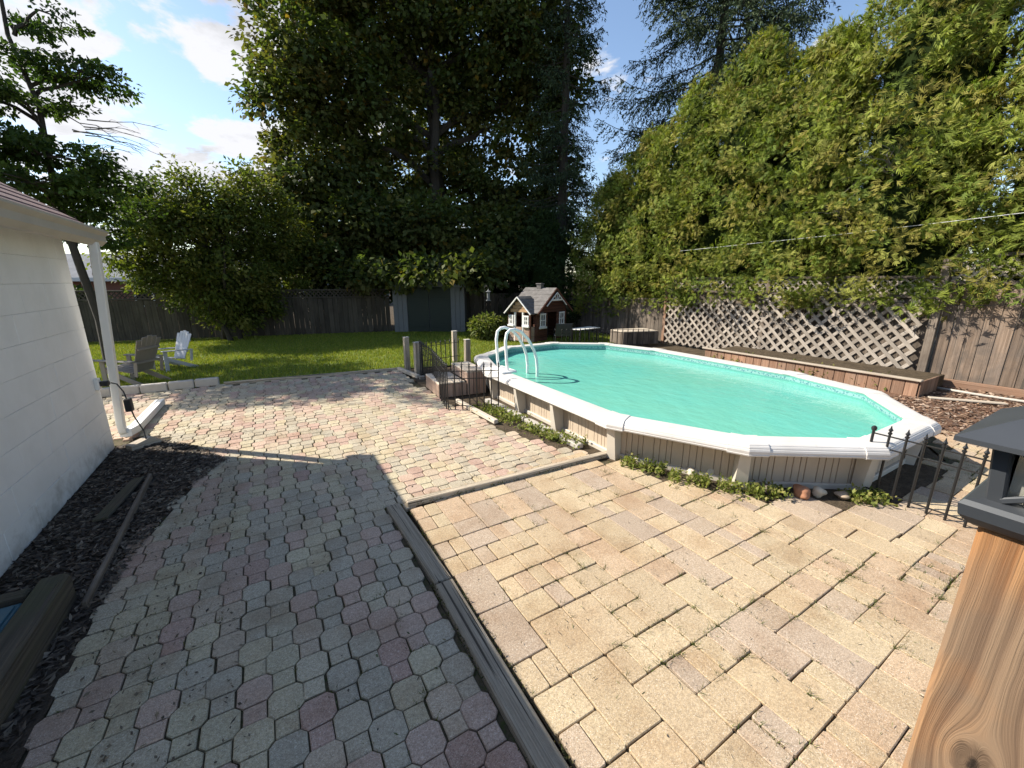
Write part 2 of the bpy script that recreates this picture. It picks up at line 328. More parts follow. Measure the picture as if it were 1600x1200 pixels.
class MB:
    def __init__(s): s.V = []; s.F = []
    def add(s, V, F):
        o = len(s.V); s.V += [tuple(v) for v in V]; s.F += [[i+o for i in f] for f in F]
    def box(s, lo, hi, c=.004):
        L = [hi[i]-lo[i] for i in range(3)]; V, F = cbox_geo(*L, min(c, min(L)*.3)); m = [(hi[i]+lo[i])/2 for i in range(3)]
        s.add([tuple(v[i]+m[i] for i in range(3)) for v in V], F)
    def bar(s, a, b, w, t, side=(0, 0, 1), c=.002):
        a = Vector(a); b = Vector(b); x = b-a; L = x.length; x.normalize(); sd = Vector(side); sd = (sd-x*sd.dot(x)).normalized(); n = x.cross(sd); m = (a+b)/2
        V, F = cbox_geo(L, w, t, min(c, t*.25)); s.add([m + x*v[0] + sd*v[1] + n*v[2] for v in V], F)
    def tube(s, pts, r, n=8, cap=True):
        pts = [Vector(p) for p in pts]; rs = r if isinstance(r, (list, tuple)) else [r]*len(pts); rings = []; ref = Vector((.13, .27, .95))
        for i, p in enumerate(pts):
            d = (pts[min(i+1, len(pts)-1)] - pts[max(i-1, 0)]).normalized()
            if abs(d.dot(ref)) > .95: ref = Vector((.95, .2, .1))
            u = (ref - d*ref.dot(d)).normalized(); w = d.cross(u); ref = u
            rings.append([p + (u*math.cos(2*math.pi*k/n) + w*math.sin(2*math.pi*k/n))*rs[i] for k in range(n)])
        V = [v for rg in rings for v in rg]; F = []
        for i in range(len(pts)-1):
            for k in range(n): F.append([i*n+k, i*n+(k+1) % n, (i+1)*n+(k+1) % n, (i+1)*n+k])
        if cap: F.append(list(range(n))[::-1]); F.append([(len(pts)-1)*n+k for k in range(n)])
        s.add(V, F)
    def lathe(s, prof, c=(0, 0, 0), n=10):
        V = []; F = []
        for r, z in prof: V += [(c[0]+r*math.cos(2*math.pi*k/n), c[1]+r*math.sin(2*math.pi*k/n), c[2]+z) for k in range(n)]
        for i in range(len(prof)-1):
            for k in range(n): F.append([i*n+k, i*n+(k+1) % n, (i+1)*n+(k+1) % n, (i+1)*n+k])
        s.add(V, F)
    def prism(s, poly, z0, z1, c=0):
        n = len(poly); top = inset(poly, c) if c else poly
        V = [(x, y, z0) for x, y in poly] + [(x, y, z1-c) for x, y in poly]; F = [[i, (i+1) % n, n+(i+1) % n, n+i] for i in range(n)]
        if c:
            V += [(x, y, z1) for x, y in top]; F += [[n+i, n+(i+1) % n, 2*n+(i+1) % n, 2*n+i] for i in range(n)]; F.append([2*n+i for i in range(n)])
        else: F.append([n+i for i in range(n)])
        s.add(V, F)
    def build(s, name, mat, parent=None, loc=None, smooth=False): return raw(name, s.V, s.F, mat, parent, loc, smooth)
def inset(poly, d):
    n = len(poly); out = []
    for i in range(n):
        p0, p1, p2 = Vector(poly[i-1]), Vector(poly[i]), Vector(poly[(i+1) % n])
        e1 = (p1-p0).normalized(); e2 = (p2-p1).normalized(); n1 = Vector((-e1.y, e1.x)); n2 = Vector((-e2.y, e2.x))
        m = (n1+n2); m = m/ max(.2, m.dot(n1)); out.append((p1.x+m.x*d, p1.y+m.y*d))
    return out
def inside(x, y, poly):
    c = False; j = len(poly)-1
    for i in range(len(poly)):
        xi, yi = poly[i]; xj, yj = poly[j]
        if (yi > y) != (yj > y) and x < (xj-xi)*(y-yi)/(yj-yi)+xi: c = not c
        j = i
    return c
def copy_tree(o, parent=None):
    c = o.copy(); COL.objects.link(c); c.parent = parent
    for ch in list(o.children): copy_tree(ch, c)
    return c
def sheet(name, poly, z, mat, parent=None, kind='structure'):
    o = raw(name, [(x, y, z) for x, y in poly], [list(range(len(poly)))], mat, parent)
    return tag(o, kind=kind)
_fw = Vector((math.sin(R(30.6))*math.cos(R(14.2)), math.cos(R(30.6))*math.cos(R(14.2)), -math.sin(R(14.2))))
def near(x, y): return math.hypot(x, y)

# ------------------------------------------------------------------ ground, lawn, beds
g = raw('ground', [(-150, -60, -.06), (150, -60, -.06), (150, 240, -.06), (-150, 240, -.06)], [[0, 1, 2, 3]], 'soil'); tag(g, kind='structure')
LAWN = [(-7, 8.0), (-2.1, 8.08), (-.78, 8.06), (2.05, 7.72), (2.15, 7.9), (3.6, 7.6), (5.2, 7.7), (9.2, 8.3), (9.2, 11.6), (5.6, 13.0), (3.4, 14.2), (-7, 16.2)]
LAWN += [(-7, 8.0)][:0]
sheet('lawn', LAWN, -.035, 'lawn_turf')
def grass_field(name, poly, n, hmin, hmax, w, z, cols, label, parent=None):
    P = np.array(poly); lo = P.min(0); hi = P.max(0); pts = []
    while len(pts) < n:
        x = rng.uniform(lo[0], hi[0]); y = rng.uniform(lo[1], hi[1])
        if inside(x, y, poly): pts.append((x, y, z))
    p = np.array(pts); a = rng.uniform(0, 2*np.pi, n); h = rng.uniform(hmin, hmax, n)[:, None]; s = np.stack([np.cos(a), np.sin(a), 0*a], 1); b = rng.uniform(0, 2*np.pi, n)
    ln = np.stack([np.cos(b), np.sin(b), 0*b], 1)*h*rng.uniform(.1, .9, n)[:, None]; up = np.array([0, 0, 1])*h
    ww = (w*rng.uniform(.6, 1.4, n))[:, None]
    V = np.stack([p - s*ww, p + s*ww, p + up + ln], 1)
    c = np.array(cols)[rng.integers(0, len(cols), n)]*rng.uniform(.7, 1.3, n)[:, None]
    o = np_mesh(name, V, 3, 'grass', parent, c); tag(o, label, 'grass', kind='stuff'); return o
gc = [(.20, .26, .03), (.25, .29, .045), (.15, .215, .025), (.29, .29, .06)]
grass_field('grass', LAWN, 150000, .03, .065, .007, -.035, gc, 'mown green lawn grass behind the patio, striped with tree shade')

# ------------------------------------------------------------------ pool geometry constants
CX, YC1, YC2, RI = 4.42, 2.74, 5.11, 1.60
OUT = [(2.56, 2.62), (3.08, 1.60), (3.93, 1.02), (5.06, 1.02), (5.97, 1.72), (6.27, 2.74), (6.27, 5.11), (5.92, 6.20), (4.99, 6.87), (3.85, 6.87), (2.92, 6.20), (2.57, 5.11)]
INN = inset(OUT, .208)

# ------------------------------------------------------------------ octagon paver patio
OCTP = [(-.98, -.6), (.64, -.6), (.64, 2.89), (2.60, 2.83), (2.36, 3.25), (2.17, 3.9), (2.08, 5.0), (1.95, 6.3), (2.0, 7.66), (-.8, 7.98), (-3.2, 8.0), (-3.2, 5.75), (-1.25, 5.75), (-.88, 5.0), (-.62, 4.55), (-.82, 3.9), (-.95, 3.2)]
sheet('octagon_patio', [(-1.2, -.7), (.6, -.7), (.6, 2.85), (2.62, 2.80), (2.36, 3.25), (2.2, 3.9), (2.12, 5.0), (2.0, 6.3), (2.05, 7.7), (-.8, 8.03), (-3.3, 8.06), (-3.3, 5.5), (-1.5, 5.5), (-1.2, 4.5)], -.016, 'joint_soil')
octpatio = bpy.data.objects['octagon_patio']
AX = .220; SQ = .086; OW = AX-SQ
def oct_poly(cx, cy, w, s): 
    h = w/2; k = s/2
    return [(cx-k, cy-h), (cx+k, cy-h), (cx+h, cy-k), (cx+h, cy+k), (cx+k, cy+h), (cx-k, cy+h), (cx-h, cy+k), (cx-h, cy-k)]
def paver_geo(gap):
    b = MB(); b.prism(inset(oct_poly(0, 0, OW, SQ), gap), -.03, 0, .004)
    q = SQ/2; cy = -AX/2; b.prism(inset([(-q, cy-q), (q, cy-q), (q, cy+q), (-q, cy+q)], gap*.8), -.03, -.0005, .004); return b
OM = []
for gap in (.0025, .0032, .004):
    b = paver_geo(gap); me = bpy.data.meshes.new('paver'); me.from_pydata(b.V, [], b.F); me.materials.append(MATS['paver']); OM.append(me)
OCOL = [(.44, .375, .275), (.405, .355, .27), (.475, .41, .28), (.45, .325, .25), (.42, .285, .225), (.46, .365, .265), (.475, .40, .27), (.435, .32, .25), (.45, .385, .275), (.415, .36, .27)]
PLACED = []
i = 0
pl = []
for ix in range(-32, 28):
    for iy in range(-4, 42):
        x = .09 + ix*AX/2; y = .93 + iy*AX + (AX/2 if ix % 2 else 0)
        if inside(x, y, OCTP): pl.append((x, y))
def vis(x, y, sx=2.6, sy=4.):  # inside the photographed field, with a margin
    v = Vector((x, y, -HC)); zc = v.dot(_fw)
    if zc < .2: return False
    rt = Vector((math.cos(R(30.6)), -math.sin(R(30.6)), 0)); up = rt.cross(_fw); return abs(v.dot(rt)/zc) < sx and -sy < v.dot(up)/zc
pl = [p for p in pl if vis(*p)]
pl.sort(key=lambda p: (not vis(p[0], p[1], 1.3, 1.02), near(*p)))
SV, SF, SC = [], [], []
def place_pavers(pl, meshes, cols, parent, geo, jit, tilt, maxn=300):
    SVv, SFf, SCc = [], [], []
    for k, (x, y, mi) in enumerate(pl):
        cc = cols[random.randrange(len(cols))]; f = random.uniform(.92, 1.08); cc = tuple(c*f for c in cc)
        M = Matrix.Translation((x+random.gauss(0, jit), y+random.gauss(0, jit), random.gauss(0, .0016)-.002)) @ Matrix.Rotation(random.gauss(0, R(.7)), 4, 'Z') @ Matrix.Rotation(random.gauss(0, R(tilt)), 4, 'X') @ Matrix.Rotation(random.gauss(0, R(tilt)), 4, 'Y')
        if k < maxn:
            o = bpy.data.objects.new('paver', meshes[mi]); link(o, parent); o.matrix_local = M; o.color = (*cc, 1)
        else:
            V, F = geo[mi]; off = len(SVv); SVv += [tuple(M @ Vector(v)) for v in V]; SFf += [[q+off for q in f] for f in F]; SCc += [cc]*len(V)
    if SVv:
        o = raw('far_pavers', SVv, SFf, 'paver_stuff', parent); a = o.data.color_attributes.new('col', 'FLOAT_COLOR', 'POINT')
        a.data.foreach_set('color', np.hstack([np.array(SCc, np.float32), np.ones((len(SCc), 1), np.float32)]).ravel()); tag(o, kind='stuff')
place_pavers([(x, y, random.randrange(3)) for x, y in pl], OM, OCOL, octpatio, [([tuple(v.co) for v in m.vertices], [list(p.vertices) for p in m.polygons]) for m in OM], .0018, .5)

# ------------------------------------------------------------------ rectangular paver patio
RECP = [(.74, -.9), (7.6, -.9), (7.2, .9), (6.3, 1.3), (5.9, 1.2), (5.4, 1.05), (4.9, .95), (3.95, .95), (3.4, 1.36), (2.95, 1.80), (2.70, 2.3), (2.70, 2.90), (.74, 2.95)]
sheet('rectangular_patio', [(.73, -1), (7.9, -1), (7.4, .9), (6.3, 1.4), (5.9, 1.3), (5.4, 1.0), (4.9, .92), (3.9, .92), (3.4, 1.36), (2.95, 1.85), (2.7, 2.3), (2.7, 2.72), (.73, 2.78)], -.018, 'joint_soil')
recpatio = bpy.data.objects['rectangular_patio']
UX, UY = .198, .165
def rm(w, h):
    b = MB(); w2 = w/2-.0026; h2 = h/2-.0024; r = .007
    poly = [(-w2+r, -h2), (w2-r, -h2), (w2, -h2+r), (w2, h2-r), (w2-r, h2), (-w2+r, h2), (-w2, h2-r), (-w2, -h2+r)]
    b.prism(poly, -.035, 0, .003); me = bpy.data.meshes.new('paver'); me.from_pydata(b.V, [], b.F); me.materials.append(MATS['paver']); return me
RMM = [rm(UX, UY*2), rm(UX, UY), rm(UX/2, UY)]
rp = []
for ix in range(0, 36):
    x = .735 + (ix+.5)*UX; iy = -6 + (ix*2) % 3; last = ''
    while iy < 24:
        y0 = -.9 + 1.6e-3 + iy*UY; r = random.random()
        if r < .44 and last != 'BB': k = 0; n = 2; last = 'B' if last != 'B' else 'BB'
        elif r < .73: k = 1; n = 1; last = 's'
        else: k = 2; n = 1; last = 'p'
        y = y0 + n*UY/2
        if inside(x, y, RECP) and inside(x, y + n*UY*.25, RECP) and inside(x, y - n*UY*.35, RECP) and vis(x, y):
            if k == 2: rp += [(x-UX/4, y, 2), (x+UX/4, y, 2)]
            else: rp.append((x, y, k))
        iy += n
rp = [p for p in rp if not (inside(p[0], p[1], OUT))]
rp.sort(key=lambda p: (not vis(p[0], p[1], 1.3, 1.02), near(p[0], p[1])))
# loosened joints towards the gate
rp = [(x + (max(0, x-2.2)*.003*math.sin(y*7+x*3)), y - max(0, x-2.4)*.010*math.sin(round((x-.735-UX/4)/UX)*5.1), k) for x, y, k in rp]
RCOL = [(.435, .335, .215), (.43, .325, .205), (.42, .32, .205), (.42, .305, .20), (.41, .295, .195), (.39, .30, .215), (.375, .29, .215), (.445, .35, .225), (.425, .325, .205)]
place_pavers(rp, RMM, RCOL, recpatio, [([tuple(v.co) for v in m.vertices], [list(p.vertices) for p in m.polygons]) for m in RMM], .0016, .5)

# ------------------------------------------------------------------ timber edging
t = thing('edging_timber', 'long weathered grey landscape timber with a butt joint between the two patios', 'timber', (.662, 1.2, 0))
board('timber_length', t, (-.03, -1.9, -.006), (.0, .665, -.006), .105, .07, 'grey_timber', (1, 0, 0), .007)
board('timber_length', t, (.002, .675, -.008), (-.03, 1.62, -.008), .10, .07, 'grey_timber', (1, 0, 0), .007)
t = thing('edging_timber', 'thin grey timber lying across the patio towards the pool wall', 'timber', (.75, 2.80, 0))
board('timber_length', t, (-.02, .0, .012), (1.95, -.09, .012), .06, .05, 'grey_timber', (0, 1, 0), .006)

# ------------------------------------------------------------------ white block outbuilding on the left
WX, WY = -1.5, 5.39
hs = thing('outbuilding', 'white painted concrete block outbuilding with red shingle roof on the left', 'building', (WX, WY, 0))
for c_ in range(10):
    z0 = c_*.2032; off = 0 if c_ % 2 == 0 else .2032
    y1 = 0.; first = True
    while y1 > -4.2:
        ln = .4064 if not (first and off) else .2032
        first = False; y0 = y1 - ln
        me = cbox_mesh(ln-.0012, .2020, .1, .0022, 'painted_block')
        o = bpy.data.objects.new('block', me); link(o, hs); o.matrix_local = Matrix.Translation((-.05+random.gauss(0, .0008), (y0+y1)/2, z0+.1016-.03*(c_ == 0)*0)) @ Matrix.Rotation(math.pi/2, 4, 'Z') @ Matrix.Rotation(math.pi/2, 4, 'X')
        y1 = y0
b = MB(); b.box((-4.5, -9.0, -.05), (-.008, -4.2, 2.03)); b.box((-4.5, -4.19, -.05), (-.06, -.004, 2.028)); b.build('wall', 'painted_block', hs)
b = MB(); b.box((-.1, -9, 2.032), (.18, .10, 2.06)); b.build('soffit', 'soffit_dark', hs)
# gutter: folded profile along y, open at the top
b = MB(); prof = [(.17, 2.125), (.17, 1.985), (.24, 1.985), (.275, 2.02), (.275, 2.07), (.305, 2.10), (.305, 2.118), (.298, 2.118), (.298, 2.103), (.268, 2.073), (.268, 2.023), (.238, 1.992), (.177, 1.992), (.177, 2.125)]
n = len(prof); V = [(x, -9, z-.02) for x, z in prof] + [(x, .10, z-.02) for x, z in prof]; F = [[i, (i+1) % n, n+(i+1) % n, n+i] for i in range(n)]
F.append([n+0, n+1, n+2, n+3, n+4, n+5, n+6]); b.add(V, F); b.build('gutter', 'gutter_paint', hs)
# roof: overlapping shingle courses
pit = math.atan(.66); cs, sn = math.cos(pit), math.sin(pit); cl = .135; ncr = 26
for k in range(ncr):
    u0 = k*cl - .02; u1 = u0 + cl*1.25; lift = .004
    x0, z0 = .20 - u0*cs, 2.115 + u0*sn + .012; x1, z1 = .20 - u1*cs, 2.115 + u1*sn + .002
    b = MB(); Vv = []
    for y in (-9, .13):
        for (x, z, d) in ((x0, z0, 0), (x1, z1, 0), (x1, z1, -.006), (x0, z0, -.008)): Vv.append((x+d*-sn*0, y, z+d))
    b.add(Vv, [[0, 1, 5, 4], [4, 5, 6, 7], [0, 3, 2, 1], [3, 0, 4, 7], [1, 2, 6, 5], [2, 3, 7, 6]]); b.build('shingle_course', 'red_shingle', hs)
b = MB(); u = ncr*cl; b.add([(.15, -8.9, 2.09), (.15, .09, 2.09), (.20-u*cs, .09, 2.09+u*sn-.05), (.20-u*cs, -8.9, 2.09+u*sn-.05), (.20-2*u*cs, .09, 2.0), (.20-2*u*cs, -8.9, 2.0)], [[0, 3, 2, 1], [0, 1, 2, 4, 5, 3][:0] or [1, 2, 4], [0, 5, 3], [2, 3, 5, 4]]); b.build('roof_deck', 'soffit_dark', hs)
# downspout slanting from the gutter end to the wall foot
def rect_tube(pts, w, t, side):
    b = MB(); rings = []
    for i, p in enumerate(pts):
        p = Vector(p); d = (Vector(pts[min(i+1, len(pts)-1)])-Vector(pts[max(i-1, 0)])).normalized(); s = Vector(side); s = (s-d*s.dot(d)).normalized(); n = d.cross(s); rg = []
        for (a, c) in ((-1, -.8), (-.9, -1), (-.3, -1), (-.25, -.86), (.25, -.86), (.3, -1), (.9, -1), (1, -.8), (1, .8), (.9, 1), (-.9, 1), (-1, .8)): rg.append(p + s*a*w/2 + n*c*t/2)
        rings.append(rg)
    n = 12; V = [v for r_ in rings for v in r_]; F = []
    for i in range(len(pts)-1):
        for k in range(n): F.append([i*n+k, i*n+(k+1) % n, (i+1)*n+(k+1) % n, (i+1)*n+k])
    F.append(list(range(n))); F.append([(len(pts)-1)*n+k for k in range(n)][::-1]); b.add(V, F); return b
rect_tube([(.235, -.13, 1.985), (.232, -.13, 1.90), (.045, .165, .22), (.04, .19, .12), (.06, .26, .05)], .078, .062, (0, 1, .0)).build('downspout', 'white_paint', hs)
t = thing('downspout_extension', 'white downspout extension pipe lying on the pavers at the building corner', 'pipe', (-1.44, 5.55, 0))
rect_tube([(.0, .02, .085), (.02, .3, .055), (.04, 1.5, .045)], .10, .075, (1, 0, 0)).build('pipe', 'white_paint', t)
# outlet box and extension cord at the corner
t = thing('outlet_box', 'white outdoor outlet box on the block wall corner with black plug', 'outlet', (-1.5, 5.30, .68))
b = MB(); b.box((0, -.04, -.05), (.035, .04, .06), .006); b.build('box', 'white_paint', t)
b = MB(); b.box((.035, -.02, -.02), (.10, .035, .03), .008); b.build('plug', 'black_plastic', t)
t = thing('extension_cord', 'black extension cord with inline adapter hanging beside the downspout', 'cord', (-1.42, 5.33, .68))
b = MB(); pts = [(.02, .01, .0), (.06, .02, -.02), (.10, .0, -.10), (.12, -.02, -.22), (.14, -.02, -.36), (.19, -.03, -.52), (.20, -.06, -.63), (.17, -.09, -.675)]; b.tube(pts, .006, 6); b.build('cord', 'black_plastic', t)
b = MB(); b.box((.09, -.05, -.30), (.15, .01, -.17), .008); b.build('adapter', 'black_plastic', t)
t = thing('wood_block', 'small wedge-cut wooden block beside the downspout foot', 'block', (-1.25, 5.30, 0)); t.rotation_euler[2] = R(38)
b = MB(); b.add([(-.13, -.05, 0), (.13, -.05, 0), (.13, .05, 0), (-.13, .05, 0), (-.13, -.05, .05), (.06, -.05, .09), (.13, -.05, .03), (-.13, .05, .05), (.06, .05, .09), (.13, .05, .03)], [[0, 1, 6, 5, 4], [3, 7, 8, 9, 2], [4, 5, 8, 7], [5, 6, 9, 8], [1, 2, 9, 6], [0, 4, 7, 3]]); b.build('wedge', 'pale_plank', t)

# mulch bed along the wall
sheet('mulch_bed', [(-1.5, 1.2), (-.98, 1.2), (-.9, 3.1), (-.72, 3.9), (-.60, 4.5), (-.85, 4.95), (-1.2, 5.6), (-1.5, 5.45)], -.004, 'mulch_soil')
MB_POLY = [(-1.49, 1.9), (-.99, 1.9), (-.90, 3.1), (-.74, 3.9), (-.50, 4.5), (-.78, 5.02), (-1.15, 5.45), (-1.49, 5.42)]
def chips(name, poly, n, l0, l1, w, z, cols, label, cat='mulch'):
    P = np.array(poly); lo = P.min(0); hi = P.max(0); out = []; cc = []
    while len(out) < n:
        x = rng.uniform(lo[0], hi[0]); y = rng.uniform(lo[1], hi[1])
        if not inside(x, y, poly): continue
        a = rng.uniform(0, 6.28); l = rng.uniform(l0, l1); ww = w*rng.uniform(.5, 1.5); d = np.array([math.cos(a), math.sin(a), rng.normal(0, .22)]); s = np.array([-math.sin(a), math.cos(a), rng.normal(0, .5)])
        p = np.array([x, y, z+rng.uniform(0, .014)]); out.append([p-d*l-s*ww*.5, p+s*ww-d*l*.2, p+d*l+s*ww*.4, p-s*ww+d*l*.3]); cc.append(cols[rng.integers(len(cols))])
    o = np_mesh(name, np.array(out), 4, 'chip', None, np.array(cc)*rng.uniform(.6, 1.5, n)[:, None]); tag(o, label, cat, kind='stuff'); return o
chips('mulch', MB_POLY, 9000, .012, .032, .006, .0, [(.055, .04, .03), (.085, .062, .045), (.035, .026, .02), (.15, .12, .09)], 'dark shredded mulch at the foot of the white block wall')
chips('leaf_litter', [(-1.1, .7), (-.2, .7), (-.35, 3.0), (-.35, 4.4), (-1.0, 5.2), (-1.35, 5.9), (-1.0, 5.9), (-.2, 5.2), (-.5, 4.6), (-.8, 3.2)], 800, .005, .015, .004, .002, [(.12, .095, .065), (.07, .05, .035), (.19, .14, .09)], 'dry leaf litter scattered over the paver edge by the mulch', 'litter')
t = thing('edging_board', 'narrow grey edging board standing along the mulch bed', 'board', (-1.0, 3.4, 0))
board('plank', t, (.0, -.75, .012), (-.03, .93, .022), .06, .025, 'fence_grey', (0, 0, 1))
t = thing('loose_plank', 'short weathered plank lying on the dark mulch', 'plank', (-1.14, 4.05, 0)); board('plank', t, (-.05, -.38, .02), (.03, .28, .026), .09, .02, 'dark_sleeper', (1, 0, .1))
# old sleeper planter, bottom left
t = thing('sleeper_planter', 'dark rotting railway sleeper frame at the lower left corner', 'planter', (-1.12, 2.3, 0))
board('sleeper', t, (.0, -.85, .07), (.0, .48, .07), .20, .12, 'dark_sleeper', (0, 0, 1), .018)
board('sleeper', t, (-.37, .42, .08), (-.07, .40, .08), .16, .06, 'dark_sleeper', (0, 0, 1), .01)
t = thing('storage_lid', 'flat blue plastic lid inside the sleeper frame', 'lid', (-1.35, 2.36, 0)); b = MB(); b.box((-.14, -.6, .08), (.155, .30, .13), .01); b.box((-.12, -.57, .128), (.135, .27, .138), .004); b.build('lid', 'blue_plastic', t)

# lawn edging blocks
t = thing('edging_block_row', 'row of weathered concrete edging blocks where lawn meets patio beside the chairs', 'edging', (-2.4, 8.05, 0))
for k in range(5): board('edging_block', t, (k*.33-.05, .02*math.sin(k*2.), .05), (k*.33+.268, .02*math.sin(k*2.+1), .05), .13, .10, 'concrete', (0, 0, 1), .012)
t = thing('lawn_edging', 'thin grey edging strip along the lawn end of the patio', 'edging', (-.75, 8.02, 0)); board('strip', t, (0, 0, .0), (2.75, -.32, .0), .07, .035, 'grey_timber', (0, 0, 1))

# ------------------------------------------------------------------ pool
pool = thing('swimming_pool', 'oval above ground pool with white coping and tan ribbed wall full of turquoise water', 'pool', (CX, 3.9, 0))
def lp(p): return (p[0]-CX, p[1]-3.9)
ZT = .415
def miter(poly):
    n = len(poly); q = inset(poly, -1.0); return [Vector((q[i][0]-poly[i][0], q[i][1]-poly[i][1])) for i in range(n)]
MIT = miter(INN); NI = len(INN)
PROF = [(-.012, -.03), (-.012, -.004), (-.004, 0), (.05, .004), (.15, .003), (.185, -.003), (.197, -.012), (.200, -.020), (.207, -.022), (.216, -.036), (.219, -.048), (.224, -.051), (.230, -.070), (.228, -.086), (.232, -.09), (.228, -.105), (.215, -.112), (.15, -.112), (.15, -.10), (.0, -.05)]
PROF = [(u*.9, z*.80) for u, z in PROF]
def coping_piece(p0, m0, p1, m1, grow=0.):
    b = MB(); n = len(PROF); V = []
    for (p, m_) in ((p0, m0), (p1, m1)):
        for (u, z) in PROF:
            gu = grow*(1 if u > .1 else -1); gz = grow*(1 if z > -.05 else -1); q = Vector(p) + m_*(u+gu); V.append((q.x-CX, q.y-3.9, ZT+z+gz))
    F = [[i, n+i, n+(i+1) % n, (i+1) % n] for i in range(n)] + [list(range(n)), [n+i for i in range(n)][::-1]]
    b.add(V, F); return b
MIDP = {}
for i in range(NI):
    j = (i+1) % NI; a = Vector(INN[i]); c = Vector(INN[j]); L = (c-a).length; d = (c-a)/L; nn = Vector((d.y, -d.x))
    cw = .085
    coping_piece(a + d*cw, nn, c - d*cw, nn).build('coping', 'pool_coping', pool)
for i in range(NI):
    a = Vector(INN[i]); dp = (a-Vector(INN[i-1])).normalized(); dn = (Vector(INN[(i+1) % NI])-a).normalized(); n0 = Vector((dp.y, -dp.x)); n1 = Vector((dn.y, -dn.x))
    b = MB(); n = len(PROF); V = []
    for (p, m_) in ((a-dp*.10, n0), (a-dp*.02, (n0+MIT[i])/2), (a, MIT[i]), (a+dn*.02, (n1+MIT[i])/2), (a+dn*.10, n1)):
        for (u, z) in PROF: q = p+m_*(u+(.007 if u > .1 else -.004)); V.append((q.x-CX, q.y-3.9, ZT+z+(.006 if z > -.06 else -.006)))
    F = []
    for r_ in range(4): F += [[r_*n+k, (r_+1)*n+k, (r_+1)*n+(k+1) % n, r_*n+(k+1) % n] for k in range(n)]
    F += [list(range(n)), [4*n+k for k in range(n)][::-1]]; b.add(V, F); b.build('coping_cap', 'pool_coping', pool)
# ribbed wall panels, one between each pair of corners
WOF = .035
def wall_panel(a, c):
    L = (c-a).length; d = (c-a)/L; nn = Vector((d.y, -d.x)); b = MB(); prof = []; x = 0.
    k = 0
    while x < L-.02:
        w = (.098, .052, .058, .044)[k % 4]; w = min(w, L-x)
        prof += [(x, 0), (x+w-.007, 0), (x+w-.005, -.010), (x+w-.001, -.010)]; x += w; k += 1
    prof.append((L, 0)); V = []; n = len(prof)
    for z in (-.05, ZT-.06):
        for (s, o) in prof: q = a + d*s + nn*(WOF+o); V.append((q.x-CX, q.y-3.9, z))
    b.add(V, [[i, i+1, n+i+1, n+i] for i in range(n-1)]); return b
for i in range(NI):
    a = Vector(INN[i]); c = Vector(INN[(i+1) % NI]); L = (c-a).length
    d = (c-a)/L; e0 = .0; wall_panel(a+d*0, c).build('wall_panel', 'pool_wall', pool)
def upright(p, d, nn, w0=.075, w1=.11, dep=.075):
    b = MB(); V = []
    for (z, w, o) in ((-.05, w1, dep*1.25), (ZT-.10, w0, dep*1.9)):
        for (s, u) in ((-w/2, .0), (-w/2+.01, o), (w/2-.01, o), (w/2, .0)): q = p + d*s + nn*(WOF+u); V.append((q.x-CX, q.y-3.9, z))
    b.add(V, [[0, 1, 5, 4], [1, 2, 6, 5], [2, 3, 7, 6]]); b.build('upright', 'pool_upright', pool)
for i in range(NI):
    a = Vector(INN[i]); nn = MIT[i].normalized(); d = Vector((-nn.y, nn.x)); upright(a, d, nn, .10, .12, .055)
for k in (1, 2):
    yy = YC2+(YC1-YC2)*k/3*1.0
    upright(Vector((INN[0][0], yy)), Vector((0, -1)), Vector((-1, 0)), .07, .13, .075); upright(Vector((INN[5][0], yy)), Vector((0, 1)), Vector((1, 0)), .07, .13, .075)
for i in range(NI):
    a = Vector(INN[i]); c = Vector(INN[(i+1) % NI]); d = (c-a).normalized(); nn = Vector((d.y, -d.x)); q0 = a+nn*(WOF+.012)-Vector((CX, 3.9)); q1 = c+nn*(WOF+.012)-Vector((CX, 3.9))
    board('base_track', pool, (q0.x, q0.y, .012), (q1.x, q1.y, .012), .05, .03, 'pool_upright', (0, 0, 1))
b = MB(); V = [(*lp(p), .39) for p in INN] + [(*lp(p), .10) for p in INN]; b.add(V, [[i, NI+i, NI+(i+1) % NI, (i+1) % NI] for i in range(NI)]); b.build('liner', 'pool_liner', pool)
b = MB(); V = [(*lp(p), .295) for p in inset(INN, -.004)]; b.add(V, [list(range(NI))]); b.build('water', 'pool_water', pool)
# ladder
t = thing('pool_ladder', 'white resin A-frame ladder with two arched handrails over the pool edge', 'ladder', (2.75, 4.85, 0))
for yy in (.20, -.06):
    pts = [(.03, yy, .30), (.0, yy, .55), (-.02, yy, .85), (.0, yy, .955), (.05, yy, 1.0), (.12, yy, 1.005), (.22, yy, .97), (.34, yy, .86), (.44, yy, .70), (.49, yy, .56), (.505, yy, .42), (.51, yy, .0)]
    b = MB()
    for k in range(len(pts)-1): b.bar(pts[k], pts[k+1], .028, .05, (0, 1, 0), .01)
    b = MB(); b.tube(pts, .021, 10); b.build('handrail', 'white_resin', t, smooth=True)
b = MB(); b.box((.46, -.04, .18), (.56, .18, .21), .01); b.build('tread', 'white_resin', t)
b = MB(); b.box((-.12, -.14, ZT+.005), (.12, .28, ZT+.03), .008); b.build('platform', 'white_resin', t)
